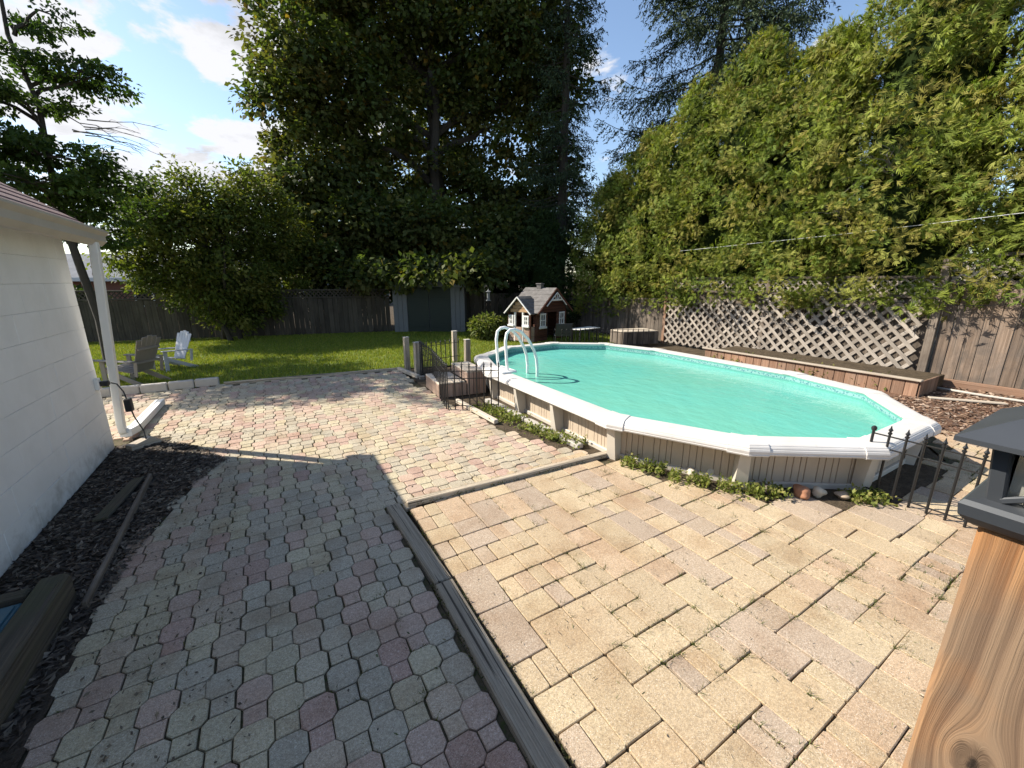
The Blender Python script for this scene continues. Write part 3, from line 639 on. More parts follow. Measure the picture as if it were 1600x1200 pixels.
# wooden steps beside the pool
t = thing('wooden_steps', 'two-tier wooden box steps with pale treads at the pool end', 'steps', (2.42, 5.75, 0), -4)
for k in range(4):
    board('tread_board', t, (-.36+k*.10, -.37, .205), (-.36+k*.10, .36, .205), .095, .022, 'pale_plank', (1, 0, 0))
for k in range(3): board('tread_board', t, (.07+k*.10, -.37, .345), (.07+k*.10, .36, .345), .095, .022, 'pale_plank', (1, 0, 0))
for k in range(4): board('riser_board', t, (-.355+k*.105, -.355, .0), (-.355+k*.105, -.355, .19), .10, .02, 'step_wood', (1, 0, 0))
for k in range(3): board('riser_board', t, (.07+k*.10, -.36, .0), (.07+k*.10, -.36, .33), .095, .02, 'step_wood', (1, 0, 0))
board('riser_board', t, (-.40, -.35, .10), (-.40, .34, .10), .19, .02, 'step_wood', (0, 0, 1)); board('riser_board', t, (.03, -.35, .275), (.03, .34, .275), .13, .02, 'step_wood', (0, 0, 1))

# ------------------------------------------------------------------ iron garden fence panels
def spear(b, p, h, r=.0075):
    b.tube([(p[0], p[1], p[2]), (p[0], p[1], p[2]+h)], r, 6)
def iron_panel(label, a, c, h, n, ball=False, group=None, lean=0., rail=(.06, .30, .40)):
    a = Vector((*a, 0)); c = Vector((*c, 0)); t = thing('iron_fence_panel', label, 'fence', a, 0, group); d = c-a; nn = Vector((-d.y, d.x, 0)).normalized()*lean
    for k in range(n):
        p = d*(k/(n-1)); tp = p + nn + Vector((0, 0, h*.88)); b = MB(); b.tube([p+Vector((0, 0, -.02)), tp], .0088 if not (k == 0 and ball) else .010, 6); b.build('bar', 'iron', t)
        b = MB(); q = tp
        if k == 0 and ball: b.lathe([(.008, -.012), (.015, -.006), (.019, .008), (.016, .022), (.006, .03), (0, .031)], q)
        else:
            b.lathe([(.008, -.012), (.014, -.008), (.014, .002), (.008, .005), (.008, .012), (.016, .022), (.006, .04), (.004, .052), (0, .062)], q, 6)
            b.add([q+Vector((s*.004, 0, .012)) for s in (-1, 1)] + [q+Vector((.026, 0, .036)), q+Vector((-.026, 0, .036))], [[0, 2, 1], [0, 1, 3]])
        b.build('finial', 'iron', t)
    for z in rail:
        b = MB(); f_ = z/(h*.88); b.bar(nn*f_+Vector((0, 0, z))-d*.01, d*1.01+nn*f_+Vector((0, 0, z)), .011, .006, (0, 0, 1)); b.build('rail', 'iron', t)
    return t
iron_panel('black iron fence panel with ball and spear finials beside the lamp post', (3.95, 1.15), (3.97, .17), .60, 11, True, rail=(.045, .40, .50))
iron_panel('black iron fence panel in front of the wooden steps, facing the patio', (1.90, 4.86), (2.50, 4.58), .66, 8, rail=(.05, .42, .52), lean=-.03)
iron_panel('black iron fence panel receding along the patio edge towards the lawn', (1.89, 4.90), (2.12, 6.02), .66, 10, rail=(.05, .42, .52))
iron_panel('black iron fence panel at the lawn end beside the grey posts', (2.13, 6.05), (2.26, 7.05), .66, 9, rail=(.05, .42, .52))
iron_panel('black iron fence panel standing across behind the wooden steps', (2.30, 7.06), (3.10, 7.26), .60, 9, rail=(.05, .24, .50))
iron_panel('low black iron fence panel behind the pool in front of the playhouse', (6.3, 8.2), (7.4, 7.9), .48, 10, rail=(.05, .36, .43))
iron_panel('low black iron fence panel behind the pool next to the deck box', (7.5, 7.85), (8.3, 7.2), .46, 9, rail=(.05, .36, .43))
for lb, p, h, w in (('short dark weathered post at the lawn corner of the patio', (2.20, 7.68), .60, .10), ('short silver-grey split post next to the patio corner', (2.26, 7.20), .56, .12), ('short grey post with pale cap behind the iron fence', (3.30, 7.95), .62, .10), ('short grey post closest to the pool end behind the iron fence', (3.36, 7.45), .50, .11)):
    t = thing('wooden_post', lb, 'post', (*p, 0), random.uniform(-8, 8)); board('post', t, (0, 0, -.05), (.01, .01, h), w, w*.9, 'grey_timber', (1, 0, 0), .01)
    b = MB(); b.box((-w*.52+.01, -w*.47+.01, h-.001), (w*.52+.01, w*.47+.01, h+.012), .004); b.build('cap', 'concrete', t)
t = thing('bed_edging', 'pale timber edging at the corner between patio and lawn by the posts', 'edging', (2.03, 7.7, 0)); board('strip', t, (0, 0, .015), (.12, -.86, .015), .07, .06, 'pale_plank', (1, 0, 0)); board('strip', t, (.10, -.95, .015), (.55, -1.02, .015), .07, .06, 'pale_plank', (0, 1, 0))
t = thing('bed_plank', 'pale plank edging the weedy bed beside the pool wall', 'plank', (2.13, 4.6, 0)); board('plank', t, (-.01, .50, .03), (.05, -.55, .025), .06, .05, 'pale_plank', (1, 0, 0))
t = thing('bed_stone_edge', 'grey concrete kerb lying against the base of the pool wall', 'edging', (2.54, 4.0, 0))
for k in range(4): board('kerb_piece', t, (-.02+.01*k, .95-k*.5, .015), (.0+.01*k, .95-k*.5-.47, .015), .08, .05, 'concrete', (1, 0, 0))

# ------------------------------------------------------------------ right hand fences
FX = 9.4
def lattice(t, y0, y1, z0, z1, x, pitch, w, mat, th=.010, ragged=0., name='slat'):
    """two crossing layers of diagonal slats in the plane x (local), clipped to y0..y1, z0..z1"""
    H = z1-z0
    for lay, sg in ((0, 1), (1, -1)):
        st = pitch*1.4142; k = y0 - H if sg > 0 else y0
        end = y1 if sg > 0 else y1 + H
        while k < end:
            # line y = k + sg*(z-z0)
            pts = []
            a0, a1 = z0, z1
            if sg > 0: lo_, hi_ = max(z0, z0+(y0-k)), min(z1, z0+(y1-k))
            else: lo_, hi_ = max(z0, z0+(k-y1)), min(z1, z0+(k-y0))
            if hi_-lo_ > .05:
                hi2 = hi_ - random.uniform(0, ragged)*(hi_ > z1-.01)
                a = (x+lay*th, k+sg*(lo_-z0), lo_); b_ = (x+lay*th, k+sg*(hi2-z0), hi2)
                board(name, t, a, b_, w, th*.95, mat, (0, 1, -sg), .002)
            k += st
def fence_boards(t, p0, p1, z0, z1, w, th, mat, nrm, gap=.006, jz=.0, nm='board'):
    p0 = Vector(p0); p1 = Vector(p1); L = (p1-p0).length; d = (p1-p0)/L; n = max(1, int(L/w))
    for k in range(n):
        c = p0 + d*((k+.5)*L/n); o = random.uniform(0, .006)
        board(nm, t, (c.x+nrm[0]*o, c.y+nrm[1]*o, z0+random.uniform(0, jz)), (c.x+nrm[0]*o+random.gauss(0, .004)*d.x, c.y+nrm[1]*o+random.gauss(0, .004)*d.y, z1+random.uniform(-jz, jz)), L/n-gap, th, mat, (d.x, d.y, 0))
t = thing('board_fence', 'brown vertical board fence panel with wide stained boards at the far right', 'fence', (FX, 0, 0))
fence_boards(t, (0, -1.6), (0, 2.22), .10, 1.58, .155, .022, 'fence_brown', (-1, 0))
board('rail', t, (-.03, -1.6, 1.615), (-.03, 2.22, 1.615), .06, .05, 'fence_grey', (0, 0, 1)); board('rail', t, (-.02, -1.6, 2.02), (-.02, 2.22, 2.02), .05, .05, 'fence_grey', (0, 0, 1))
lattice(t, -1.6, 2.22, 1.645, 1.995, -.01, .10, .035, 'lattice_wood')
board('fence_post', t, (-.03, 2.29, -.05), (-.03, 2.29, 1.98), .11, .10, 'fence_grey', (0, 1, 0)); board('skirt_board', t, (-.10, -1.6, .05), (-.10, 2.20, .05), .13, .03, 'cedar_plank', (0, 0, 1))
t = thing('board_fence', 'grey board fence with lattice top behind the leaning lattice panels', 'fence', (FX, 0, 0))
fence_boards(t, (.05, 2.36), (.05, 7.6), -.02, 1.36, .145, .02, 'fence_grey', (-1, 0))
board('rail', t, (0, 2.36, 1.385), (0, 7.6, 1.385), .05, .05, 'fence_grey', (0, 0, 1)); board('rail', t, (0, 2.36, 1.70), (0, 7.6, 1.70), .05, .04, 'fence_grey', (0, 0, 1))
lattice(t, 2.38, 7.6, 1.41, 1.675, .02, .095, .032, 'lattice_wood')
board('fence_post', t, (0, 5.0, -.05), (0, 5.0, 1.72), .09, .06, 'fence_grey', (0, 1, 0)); board('fence_post', t, (-.02, 7.62, -.05), (-.02, 7.62, 1.72), .09, .08, 'cedar_plank', (0, 1, 0))
t = thing('lattice_panel', 'pale sunlit wooden lattice panel leaning on the fence above the long planter', 'lattice', (FX-.10, 0, 0)); lattice(t, 2.42, 5.02, .08, 1.36, 0, .155, .058, 'lattice_wood', .012, .05)
t = thing('lattice_panel', 'wooden lattice panel half in tree shade between the deck box and the planter', 'lattice', (FX-.08, 0, 0)); lattice(t, 5.06, 7.55, .0, 1.24, 0, .145, .052, 'lattice_wood', .012, .12)
t = thing('board_fence', 'low weathered grey board fence behind the playhouse and deck box', 'fence', (FX, 7.7, 0))
fence_boards(t, (.02, .0), (.02, 4.2), -.02, 1.16, .14, .02, 'fence_grey', (-1, 0), jz=.01)
for yy in (1.3, 2.9): board('fence_post', t, (-.04, yy, -.03), (-.04, yy, 1.15), .07, .05, 'fence_grey', (0, 1, 0))
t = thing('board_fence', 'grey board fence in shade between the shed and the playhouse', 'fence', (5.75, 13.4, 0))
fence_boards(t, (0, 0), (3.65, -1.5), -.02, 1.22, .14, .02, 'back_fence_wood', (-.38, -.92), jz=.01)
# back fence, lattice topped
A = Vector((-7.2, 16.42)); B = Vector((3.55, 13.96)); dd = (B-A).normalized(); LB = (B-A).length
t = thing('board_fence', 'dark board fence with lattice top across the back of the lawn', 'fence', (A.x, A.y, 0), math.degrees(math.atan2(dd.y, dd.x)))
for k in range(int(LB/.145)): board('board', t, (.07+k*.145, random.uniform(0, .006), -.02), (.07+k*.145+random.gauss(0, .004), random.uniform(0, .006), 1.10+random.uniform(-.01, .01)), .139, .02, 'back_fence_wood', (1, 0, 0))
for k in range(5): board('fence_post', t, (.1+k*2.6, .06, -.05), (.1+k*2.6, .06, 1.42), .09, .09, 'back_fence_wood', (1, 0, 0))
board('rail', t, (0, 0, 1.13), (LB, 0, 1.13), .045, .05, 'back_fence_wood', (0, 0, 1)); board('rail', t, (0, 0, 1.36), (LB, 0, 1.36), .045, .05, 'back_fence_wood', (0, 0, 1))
for sg in (1, -1):
    k = 0.
    while k < LB-.22:
        a = (k, .012*sg, 1.15 if sg > 0 else 1.34); b_ = (k+.19, .012*sg, 1.34 if sg > 0 else 1.15); board('slat', t, a, b_, .03, .008, 'back_fence_wood', (1, 0, -sg), .001); k += .115
# planter in front of the lattice
t = thing('raised_planter', 'long low planter of reddish cedar boards with a pale cap below the lattice', 'planter', (8.05, 1.96, 0))
for k in range(23): board('plank', t, (0, .075+k*.15, -.02), (0, .075+k*.15, .22), .144, .022, 'cedar_plank', (0, 1, 0))
for k in range(5): board('plank', t, (.08+k*.15, -.012, -.02), (.08+k*.15, -.012, .22), .144, .022, 'cedar_plank', (1, 0, 0))
board('cap_board', t, (.0, -.03, .235), (.0, 3.5, .235), .10, .028, 'pale_plank', (1, 0, 0))
b = MB(); b.box((.02, .01, .0), (1.15, 3.45, .19)); b.build('planter_soil', 'soil', t)
# deck box, table, chair near the playhouse
t = thing('deck_box', 'weathered pinkish plank deck box in the corner before the lattice', 'box', (8.55, 7.9, 0), -14)
for k in range(5): board('plank', t, (-.55, -.28+k*.14, .335), (.5, -.28+k*.14, .335), .134, .022, 'pale_plank', (0, 1, 0))
for k in range(8): board('plank', t, (-.49+k*.135, -.33, .0), (-.49+k*.135, -.33, .32), .13, .02, 'fence_grey', (1, 0, 0))
for k in range(5): board('plank', t, (-.54, -.27+k*.135, .0), (-.54, -.27+k*.135, .32), .13, .02, 'fence_grey', (0, 1, 0))
t = thing('picnic_table', 'low table with white plank top beside the playhouse', 'table', (7.55, 8.75, 0), 12)
for k in range(3): board('plank', t, (-.45, -.1+k*.13, .36), (.45, -.1+k*.13, .36), .12, .02, 'white_paint', (0, 1, 0))
for sx in (-.38, .38):
    for sy in (-.1, .16): board('leg', t, (sx, sy, 0), (sx, sy, .35), .05, .03, 'black_plastic', (1, 0, 0))
t = thing('patio_chair', 'small black mesh garden chair in front of the playhouse doorway', 'chair', (6.75, 8.75, 0), 150)
b = MB(); b.box((-.22, -.2, .22), (.22, .2, .24), .006); b.build('seat', 'cap_metal', t)
b = MB(); b.bar((0, .2, .23), (0, .3, .56), .42, .012, (1, 0, 0)); b.build('backrest', 'cap_metal', t)
for sx in (-.21, .21):
    b = MB(); b.tube([(sx, -.18, 0), (sx, -.2, .36), (sx, -.1, .39), (sx, .24, .38)], .012, 6); b.build('armrest', 'iron', t)
    b = MB(); b.tube([(sx, .22, 0), (sx, .19, .23), (sx, .3, .56)], .012, 6); b.build('leg', 'iron', t)

# ------------------------------------------------------------------ playhouse
ph = thing('playhouse', 'brown toy playhouse with grey shingle gables and white framed windows', 'playhouse', (6.30, 9.35, 0), 20)
def wallp(nm, a, c, z0, z1, mat, holes=(), th=.03):
    """horizontal siding boards between a and c, leaving out holes (s0,s1,z0,z1)"""
    a = Vector((*a, 0)); c = Vector((*c, 0)); L = (c-a).length; d = (c-a)/L; nb = max(1, round((z1-z0)/.09)); hb = (z1-z0)/nb
    for k in range(nb):
        zc = z0+(k+.5)*hb; segs = [(0, L)]
        for (s0, s1, h0, h1) in holes:
            if h0 < zc < h1: segs = [q for (u, v) in segs for q in ((u, min(v, s0)), (max(u, s1), v)) if q[1]-q[0] > .02]
        for (u, v) in segs: p = a+d*u; q = a+d*v; board(nm, ph, (p.x, p.y, zc), (q.x, q.y, zc), hb-.004, th, mat, (0, 0, 1))
Wd, Dp, EH, PK = 1.50, .85, .86, 1.42
wallp('siding', (0, 0), (Wd, 0), 0, EH, 'play_wood', ((.52, .98, 0, .80), (.16, .38, .40, .74), (1.12, 1.34, .40, .74)))
wallp('siding', (Wd, 0), (Wd, Dp), 0, EH, 'play_wood'); wallp('siding', (0, Dp), (Wd, Dp), 0, EH, 'play_wood')
wallp('siding', (0, Dp), (0, 0), 0, EH, 'play_wood', ((.1, .75, 0, .70),))
k = 0
for k in range(6):
    z = EH+.045+k*.09; hw = (Wd/2)*(1-(z-EH)/(PK-EH)) 
    if hw > .04:
        for yy in (0, Dp): board('siding', ph, (Wd/2-hw, yy, z), (Wd/2+hw, yy, z), .086, .03, 'play_wood', (0, 0, 1))
def window(a, c, z0, z1, out):
    """white framed window on the wall line a-c"""
    a = Vector((*a, 0)); c = Vector((*c, 0)); d = (c-a).normalized(); o = Vector((*out, 0))*.03; L = (c-a).length
    w = MB(); w.bar(a+Vector((0, 0, (z0+z1)/2)), c+Vector((0, 0, (z0+z1)/2)), z1-z0, .008, (0, 0, 1)); w = w.build('window', 'dark_room', ph)
    for z in (z0, (z0+z1)/2, z1): board('frame_bar', w, a-d*.03+o+Vector((0, 0, z)), c+d*.03+o+Vector((0, 0, z)), .045 if z != (z0+z1)/2 else .022, .025, 'white_paint', (0, 0, 1))
    for s in (0, .5, 1): p = a+d*L*s+o*1.02; board('frame_bar', w, p+Vector((0, 0, z0)), p+Vector((0, 0, z1)), .045 if s != .5 else .022, .026, 'white_paint', d)
    p0 = a-d*.05+o*1.3+Vector((0, 0, z0-.03)); p1 = c+d*.05+o*1.3+Vector((0, 0, z0-.03)); board('sill', w, p0, p1, .05, .06, 'white_paint', (0, 0, 1))
window((.16, 0), (.38, 0), .40, .74, (0, -1)); window((1.12, 0), (1.34, 0), .40, .74, (0, -1))
b = MB(); b.add([(.50, .28, 0), (1.0, .28, 0), (1.0, .28, .82), (.50, .28, .82)], [[0, 1, 2, 3]]); b.build('doorway', 'dark_room', ph)
def roof(p_eave0, p_eave1, p_r0, p_r1, nm='shingle', n=7):
    e0, e1, r0, r1 = map(Vector, (p_eave0, p_eave1, p_r0, p_r1))
    for k in range(n):
        f0 = k/n; f1 = (k+1.25)/n; V = [e0.lerp(r0, f0)+Vector((0, 0, .014)), e1.lerp(r1, f0)+Vector((0, 0, .014)), e1.lerp(r1, min(1, f1)), e0.lerp(r0, min(1, f1))]
        raw(nm, V + [v-Vector((0, 0, .02)) for v in V], [[0, 1, 2, 3], [7, 6, 5, 4], [0, 4, 5, 1], [1, 5, 6, 2], [2, 6, 7, 3], [3, 7, 4, 0]], 'grey_shingle', ph)
ov = .13
sl = (PK-EH)/(Wd/2)
roof((-ov, -.14, EH-ov*sl+.03), (-ov, Dp+.1, EH-ov*sl+.03), (Wd/2, -.14, PK+.03), (Wd/2, Dp+.1, PK+.03)); roof((Wd+ov, -.14, EH-ov*sl+.03), (Wd+ov, Dp+.1, EH-ov*sl+.03), (Wd/2, -.14, PK+.03), (Wd/2, Dp+.1, PK+.03))
for sg in (-1, 1):
    board('barge_board', ph, (Wd/2+sg*(Wd/2+ov), -.15, EH-ov*sl), (Wd/2, -.15, PK), .05, .03, 'play_wood', (0, 0, 1)); board('gable_trim', ph, (Wd/2+sg*.50, -.17, EH+.10), (Wd/2, -.17, PK-.10), .03, .02, 'white_paint', (0, 0, 1))
board('gable_trim', ph, (Wd/2-.24, -.17, PK-.30), (Wd/2+.24, -.17, PK-.30), .045, .02, 'white_paint', (0, 0, 1))
for s in (-.1, 0, .1): board('gable_trim', ph, (Wd/2+s*.6, -.172, PK-.29), (Wd/2+s, -.172, PK-.14-abs(s)*.5), .022, .018, 'white_paint', (1, 0, 0))
b = MB(); b.box((Wd/2-.07, .35, PK-.08), (Wd/2+.07, .5, PK+.12)); b.box((Wd/2-.09, .33, PK+.12), (Wd/2+.09, .52, PK+.15)); b.build('chimney', 'grey_shingle', ph)
# side porch gable
px0 = -.20; y0_, y1_ = .06, .80; pe, pp = .80, 1.20
for (nm, a, c, hl) in (('siding', (px0, y1_), (px0, y0_), ((.20, .52, 0, .70),)), ('siding', (px0, y0_), (0, y0_), ()), ('siding', (0, y1_), (px0, y1_), ())): wallp(nm, a, c, 0, .42, 'step_wood', hl)
for yy in (y0_, .30, .58, y1_): board('corner_post', ph, (px0-.001, yy, 0), (px0-.001, yy, pe), .05, .05, 'white_paint' if yy in (.30, .58) else 'play_wood', (0, 1, 0))
window((px0, .25), (px0, .11), .46, .70, (-1, 0)); window((px0, .76), (px0, .64), .46, .70, (-1, 0))
board('half_door', ph, (px0-.02, .44, .02), (px0-.02, .44, .40), .26, .025, 'step_wood', (0, 1, 0))
for k in range(4):
    z = pe+.05+k*.095; hw = .36*(1-(z-pe)/(pp-pe))
    if hw > .03: board('siding', ph, (px0, .43-hw, z), (px0, .43+hw, z), .09, .03, 'play_tan', (0, 0, 1))
roof((px0-.1, y0_-.1, pe-.03), (.3, y0_-.1, pe-.03), (px0-.1, .43, pp+.03), (.3, .43, pp+.03), n=6); roof((px0-.1, y1_+.1, pe-.03), (.3, y1_+.1, pe-.03), (px0-.1, .43, pp+.03), (.3, .43, pp+.03), n=6)
for sg in (-1, 1): board('barge_board', ph, (px0-.11, .43+sg*.46, pe-.04), (px0-.11, .43, pp+.01), .035, .025, 'white_paint', (0, 0, 1))

# ------------------------------------------------------------------ shed at the back
ang = math.degrees(math.atan2(12.51-13.7, 5.62-3.6))
sh = thing('garden_shed', 'white garden shed with dark green double doors in deep shade under the trees', 'shed', (3.6, 13.75, 0), ang); SW = 2.35
for (x0, x1) in ((0, .46), (SW-.46, SW)):
    for k in range(3): board('siding_board', sh, (x0+(k+.5)*(x1-x0)/3, 0, -.02), (x0+(k+.5)*(x1-x0)/3, 0, 1.44), (x1-x0)/3-.004, .03, 'shed_shaded_white', (1, 0, 0))
for k in range(2):
    d_ = board('door', sh, (.46+.36+k*.72, .03, 0), (.46+.36+k*.72, .03, 1.42), .70, .03, 'shed_green', (1, 0, 0))
    for z in (-.5, .35): board('door_brace', d_, (z, -.33, -.022), (z, .33, -.022), .09, .014, 'shed_green', (1, 0, 0))
board('fascia', sh, (-.08, -.05, 1.47), (SW+.08, -.05, 1.47), .07, .03, 'shed_shaded_white', (0, 0, 1))
b = MB(); b.box((.02, .05, -.02), (SW-.02, 1.8, 1.42)); b.build('wall', 'shed_shaded_white', sh)
b = MB(); b.add([(-.1, -.05, 1.46), (SW/2, -.05, 1.66), (SW+.1, -.05, 1.46), (-.1, 1.9, 1.46), (SW/2, 1.9, 1.66), (SW+.1, 1.9, 1.46)], [[0, 1, 4, 3], [1, 2, 5, 4], [0, 2, 1], [3, 4, 5]]); b.build('roof', 'slate_roof', sh)

# ------------------------------------------------------------------ neighbours beyond the fence
def house(label, loc, rz, w, d, h, rh, wallm, roofm):
    t = thing('neighbour_house', label, 'house', loc, rz); b = MB(); b.box((-w/2, 0, -.05), (w/2, d, h)); b.build('wall', wallm, t)
    b = MB(); e = .4; b.add([(-w/2-e, -e, h), (w/2+e, -e, h), (w/2+e, d+e, h), (-w/2-e, d+e, h), (-w/2+1, d/2, h+rh), (w/2-1, d/2, h+rh)], [[0, 1, 5, 4], [1, 2, 5], [2, 3, 4, 5], [3, 0, 4], [3, 2, 1, 0]]); b.build('roof', roofm, t)
    board('eave_fascia', t, (-w/2-e, -e-.02, h-.06), (w/2+e, -e-.02, h-.06), .16, .03, 'white_paint', (0, 0, 1))
    for x in (-w/4, w/4):
        win = raw('window', [(x-.6, -.012, h*.3), (x+.6, -.012, h*.3), (x+.6, -.012, h*.75), (x-.6, -.012, h*.75)], [[0, 1, 2, 3]], 'dark_room', t)
        for (a, c) in (((x-.65, -.03, h*.3), (x+.65, -.03, h*.3)), ((x-.65, -.03, h*.75), (x+.65, -.03, h*.75))): board('frame_bar', win, a, c, .08, .03, 'white_paint', (0, 0, 1))
        for xx in (-.62, 0, .62): board('frame_bar', win, (x+xx, -.035, h*.3), (x+xx, -.035, h*.75), .07, .025, 'white_paint', (1, 0, 0))
house('brick neighbour house with pale grey roof seen over the back fence at left', (-6.2, 24.5, 0), 4, 7.5, 6, 1.75, 1.1, 'brick_red', 'slate_roof')
house('neighbour house with blue-grey roof glimpsed between the bushy tree and the maple', (3.3, 31, 0), -8, 9, 7, 2.4, 2.2, 'shed_shaded_white', 'slate_roof')

# ------------------------------------------------------------------ Adirondack chairs
def adirondack(label, loc, rz, mat, group='garden chairs on the lawn'):
    t = thing('adirondack_chair', label, 'chair', loc, rz, group)      # front is +y
    bk = []
    for k in range(5):
        s = (k-2)*.098; a = Vector((s*.82, -.20, .27)); top = .97 - abs(k-2)**1.7*.022; c = Vector((s*1.18, -.20-(top-.27)*.36, top)); sl = board('back_slat', t, a, c, .104, .016, mat, (1, 0, 0), .004)
        b = MB()
    for z, w in ((.45, .46), (.72, .5)): board('back_rail', t, (-w/2, -.225-(z-.27)*.36, z), (w/2, -.225-(z-.27)*.36, z), .05, .02, mat, (0, 0, 1))
    for k in range(6): board('seat_slat', t, (-.25, -.17+k*.085, .27+k*.018), (.25, -.17+k*.085, .27+k*.018), .078, .016, mat, (0, 1, .2), .003)
    for sx in (-1, 1):
        board('armrest', t, (sx*.33, -.33, .50), (sx*.31, .34, .535), .11, .022, mat, (1, 0, 0), .006)
        board('leg', t, (sx*.285, .27, -.02), (sx*.285, .26, .52), .085, .025, mat, (0, 1, 0)); board('leg', t, (sx*.285, -.45, -.02), (sx*.275, .30, .355), .09, .025, mat, (0, 0, 1))
        board('arm_support', t, (sx*.30, -.30, .20), (sx*.30, -.34, .49), .06, .02, mat, (0, 1, 0))
    t.scale = (.76, .76, .74); return t
adirondack('brown-grey slatted Adirondack chair seen from behind, nearest the edging blocks', (-2.05, 8.98, -.035), 62, 'chair_brown').scale = (.88, .88, .84)
adirondack('pale grey Adirondack chair with sun on its tall back on the lawn', (-1.72, 10.15, -.035), 128, 'chair_resin')
adirondack('grey Adirondack chair mostly hidden behind the white downspout', (-2.95, 9.35, -.035), -40, 'chair_brown')

# ------------------------------------------------------------------ lantern post near the camera
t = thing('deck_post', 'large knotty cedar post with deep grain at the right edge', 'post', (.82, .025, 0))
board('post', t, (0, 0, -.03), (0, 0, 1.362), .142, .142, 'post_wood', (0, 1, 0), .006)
t = thing('post_cap_lantern', 'dark grey metal lantern cap with pyramid roof on the cedar post', 'lantern', (.82, .025, 1.364))
b = MB()
def sq(h, z): return [(-h, -h, z), (h, -h, z), (h, h, z), (-h, h, z)]
def loft(b, secs):
    V = []; F = []
    for h, z in secs: V += sq(h, z)
    for i in range(len(secs)-1): F += [[i*4+k, i*4+(k+1) % 4, (i+1)*4+(k+1) % 4, (i+1)*4+k] for k in range(4)]
    F += [[3, 2, 1, 0], [len(secs)*4-4+k for k in range(4)]]; b.add(V, F)
loft(b, [(.074, -.018), (.080, -.014), (.088, -.004), (.090, .011), (.086, .017), (.072, .020)]); b.build('base', 'cap_metal', t)
b = MB(); loft(b, [(.100, .092), (.106, .094), (.106, .100), (.055, .132), (.052, .134), (.050, .136), (.012, .150)]); b.build('roof', 'cap_metal', t)
for (sx, sy) in ((-1, -1), (-1, 1), (1, -1), (1, 1)): b = MB(); b.bar((sx*.064, sy*.064, .018), (sx*.070, sy*.070, .094), .016, .016, (1, 0, 0)); b.build('corner_bar', 'cap_metal', t)
for ang_ in (0, 90, 180, 270):
    M = Matrix.Rotation(R(ang_), 3, 'Z')
    for sg in (-1, 1): b = MB(); b.bar(M @ Vector((-.070, -.06*sg, .022)), M @ Vector((-.070, .06*sg, .092)), .008, .006, (0, 0, 1)); b.build('cross_bar', 'cap_metal', t)
    b = MB(); b.add([M @ Vector(v) for v in ((-.060, -.06, .019), (-.060, .06, .019), (-.060, .06, .093), (-.060, -.06, .093), (-.057, -.06, .019), (-.057, .06, .019), (-.057, .06, .093), (-.057, -.06, .093))], [[0, 1, 2, 3], [7, 6, 5, 4], [0, 4, 5, 1], [1, 5, 6, 2], [2, 6, 7, 3], [3, 7, 4, 0]]); b.build('pane', 'lamp_glass', t)
b = MB(); b.lathe([(0, .019), (.02, .019), (.02, .068), (.01, .085), (0, .086)]); b.build('bulb', 'white_resin', t, smooth=True)

# ------------------------------------------------------------------ mulch corner, planks, rocks
sheet('mulch_corner', [(6.35, 1.5), (6.1, 1.2), (7.3, .85), (7.9, -.6), (9.3, -1.2), (9.3, 2.3), (8.05, 1.94), (8.0, 7.0), (6.4, 7.4)], -.012, 'bark_mulch')
chips('bark_chips', [(6.3, 1.45), (6.2, 1.2), (7.3, .85), (7.9, -.2), (9.3, -.6), (9.3, 2.2), (8.05, 1.94), (7.2, 2.6)], 4500, .015, .045, .009, -.008, [(.15, .085, .055), (.22, .14, .09), (.09, .055, .04), (.27, .20, .15)], 'brown bark mulch between the pool and the right fence')
t = thing('loose_plank', 'short pale board dropped on the bark mulch near the planter', 'plank', (8.3, 1.5, 0), -55); board('plank', t, (-.4, 0, .012), (.4, 0, .02), .09, .018, 'pale_plank', (0, 1, 0))
t = thing('drain_hose', 'thin pale hose lying along the foot of the right fence', 'hose', (9.0, 1.2, 0)); b = MB(); b.tube([(-.1, .8, .02), (-.15, .3, .02), (-.1, -.2, .02), (-.2, -.9, .02)], .018, 8); b.build('hose', 'concrete', t, smooth=True)
def rock(label, loc, r, col, name='rock', group=None):
    bm = bmesh.new(); bmesh.ops.create_icosphere(bm, subdivisions=3, radius=1); ph_ = [random.uniform(0, 6) for _ in range(6)]
    for v in bm.verts:
        n = 1+.12*math.sin(2.1*v.co.x*2+ph_[0])+.10*math.sin(3*v.co.y+ph_[1])+.08*math.sin(4*v.co.z+2*v.co.x+ph_[2]); v.co = Vector((v.co.x*n*r[0], v.co.y*n*r[1], v.co.z*n*r[2]))
    me = bpy.data.meshes.new(name); bm.to_mesh(me); bm.free(); me.materials.append(MATS['stone']); me.polygons.foreach_set('use_smooth', [True]*len(me.polygons))
    a = me.color_attributes.new('col', 'FLOAT_COLOR', 'POINT'); a.data.foreach_set('color', np.tile(np.array([*col, 1], np.float32), len(me.vertices)))
    o = bpy.data.objects.new(name, me); link(o); o.location = (loc[0], loc[1], r[2]*.7); o.rotation_euler[2] = random.uniform(0, 6); tag(o, label, 'rock', group)
rock('large rusty orange boulder in the bed at the pool corner', (3.46, 1.36), (.085, .06, .045), (.33, .15, .08))
rock('pale rounded stone right beside the orange boulder', (3.58, 1.29), (.05, .045, .04), (.50, .43, .33))
rock('upright cream cobble leaning on the pool wall between two smaller stones', (3.13, 1.92), (.035, .035, .055), (.52, .46, .36))
rock('flat cream cobble left of the upright one by the pool wall', (3.03, 2.03), (.05, .045, .035), (.50, .44, .35))
rock('little grey pebble nearest the pool corner post', (3.22, 1.80), (.03, .025, .03), (.42, .38, .33))
rock('dark purple-brown stone among the weeds at the pool corner', (3.27, 1.52), (.045, .04, .04), (.13, .095, .085))
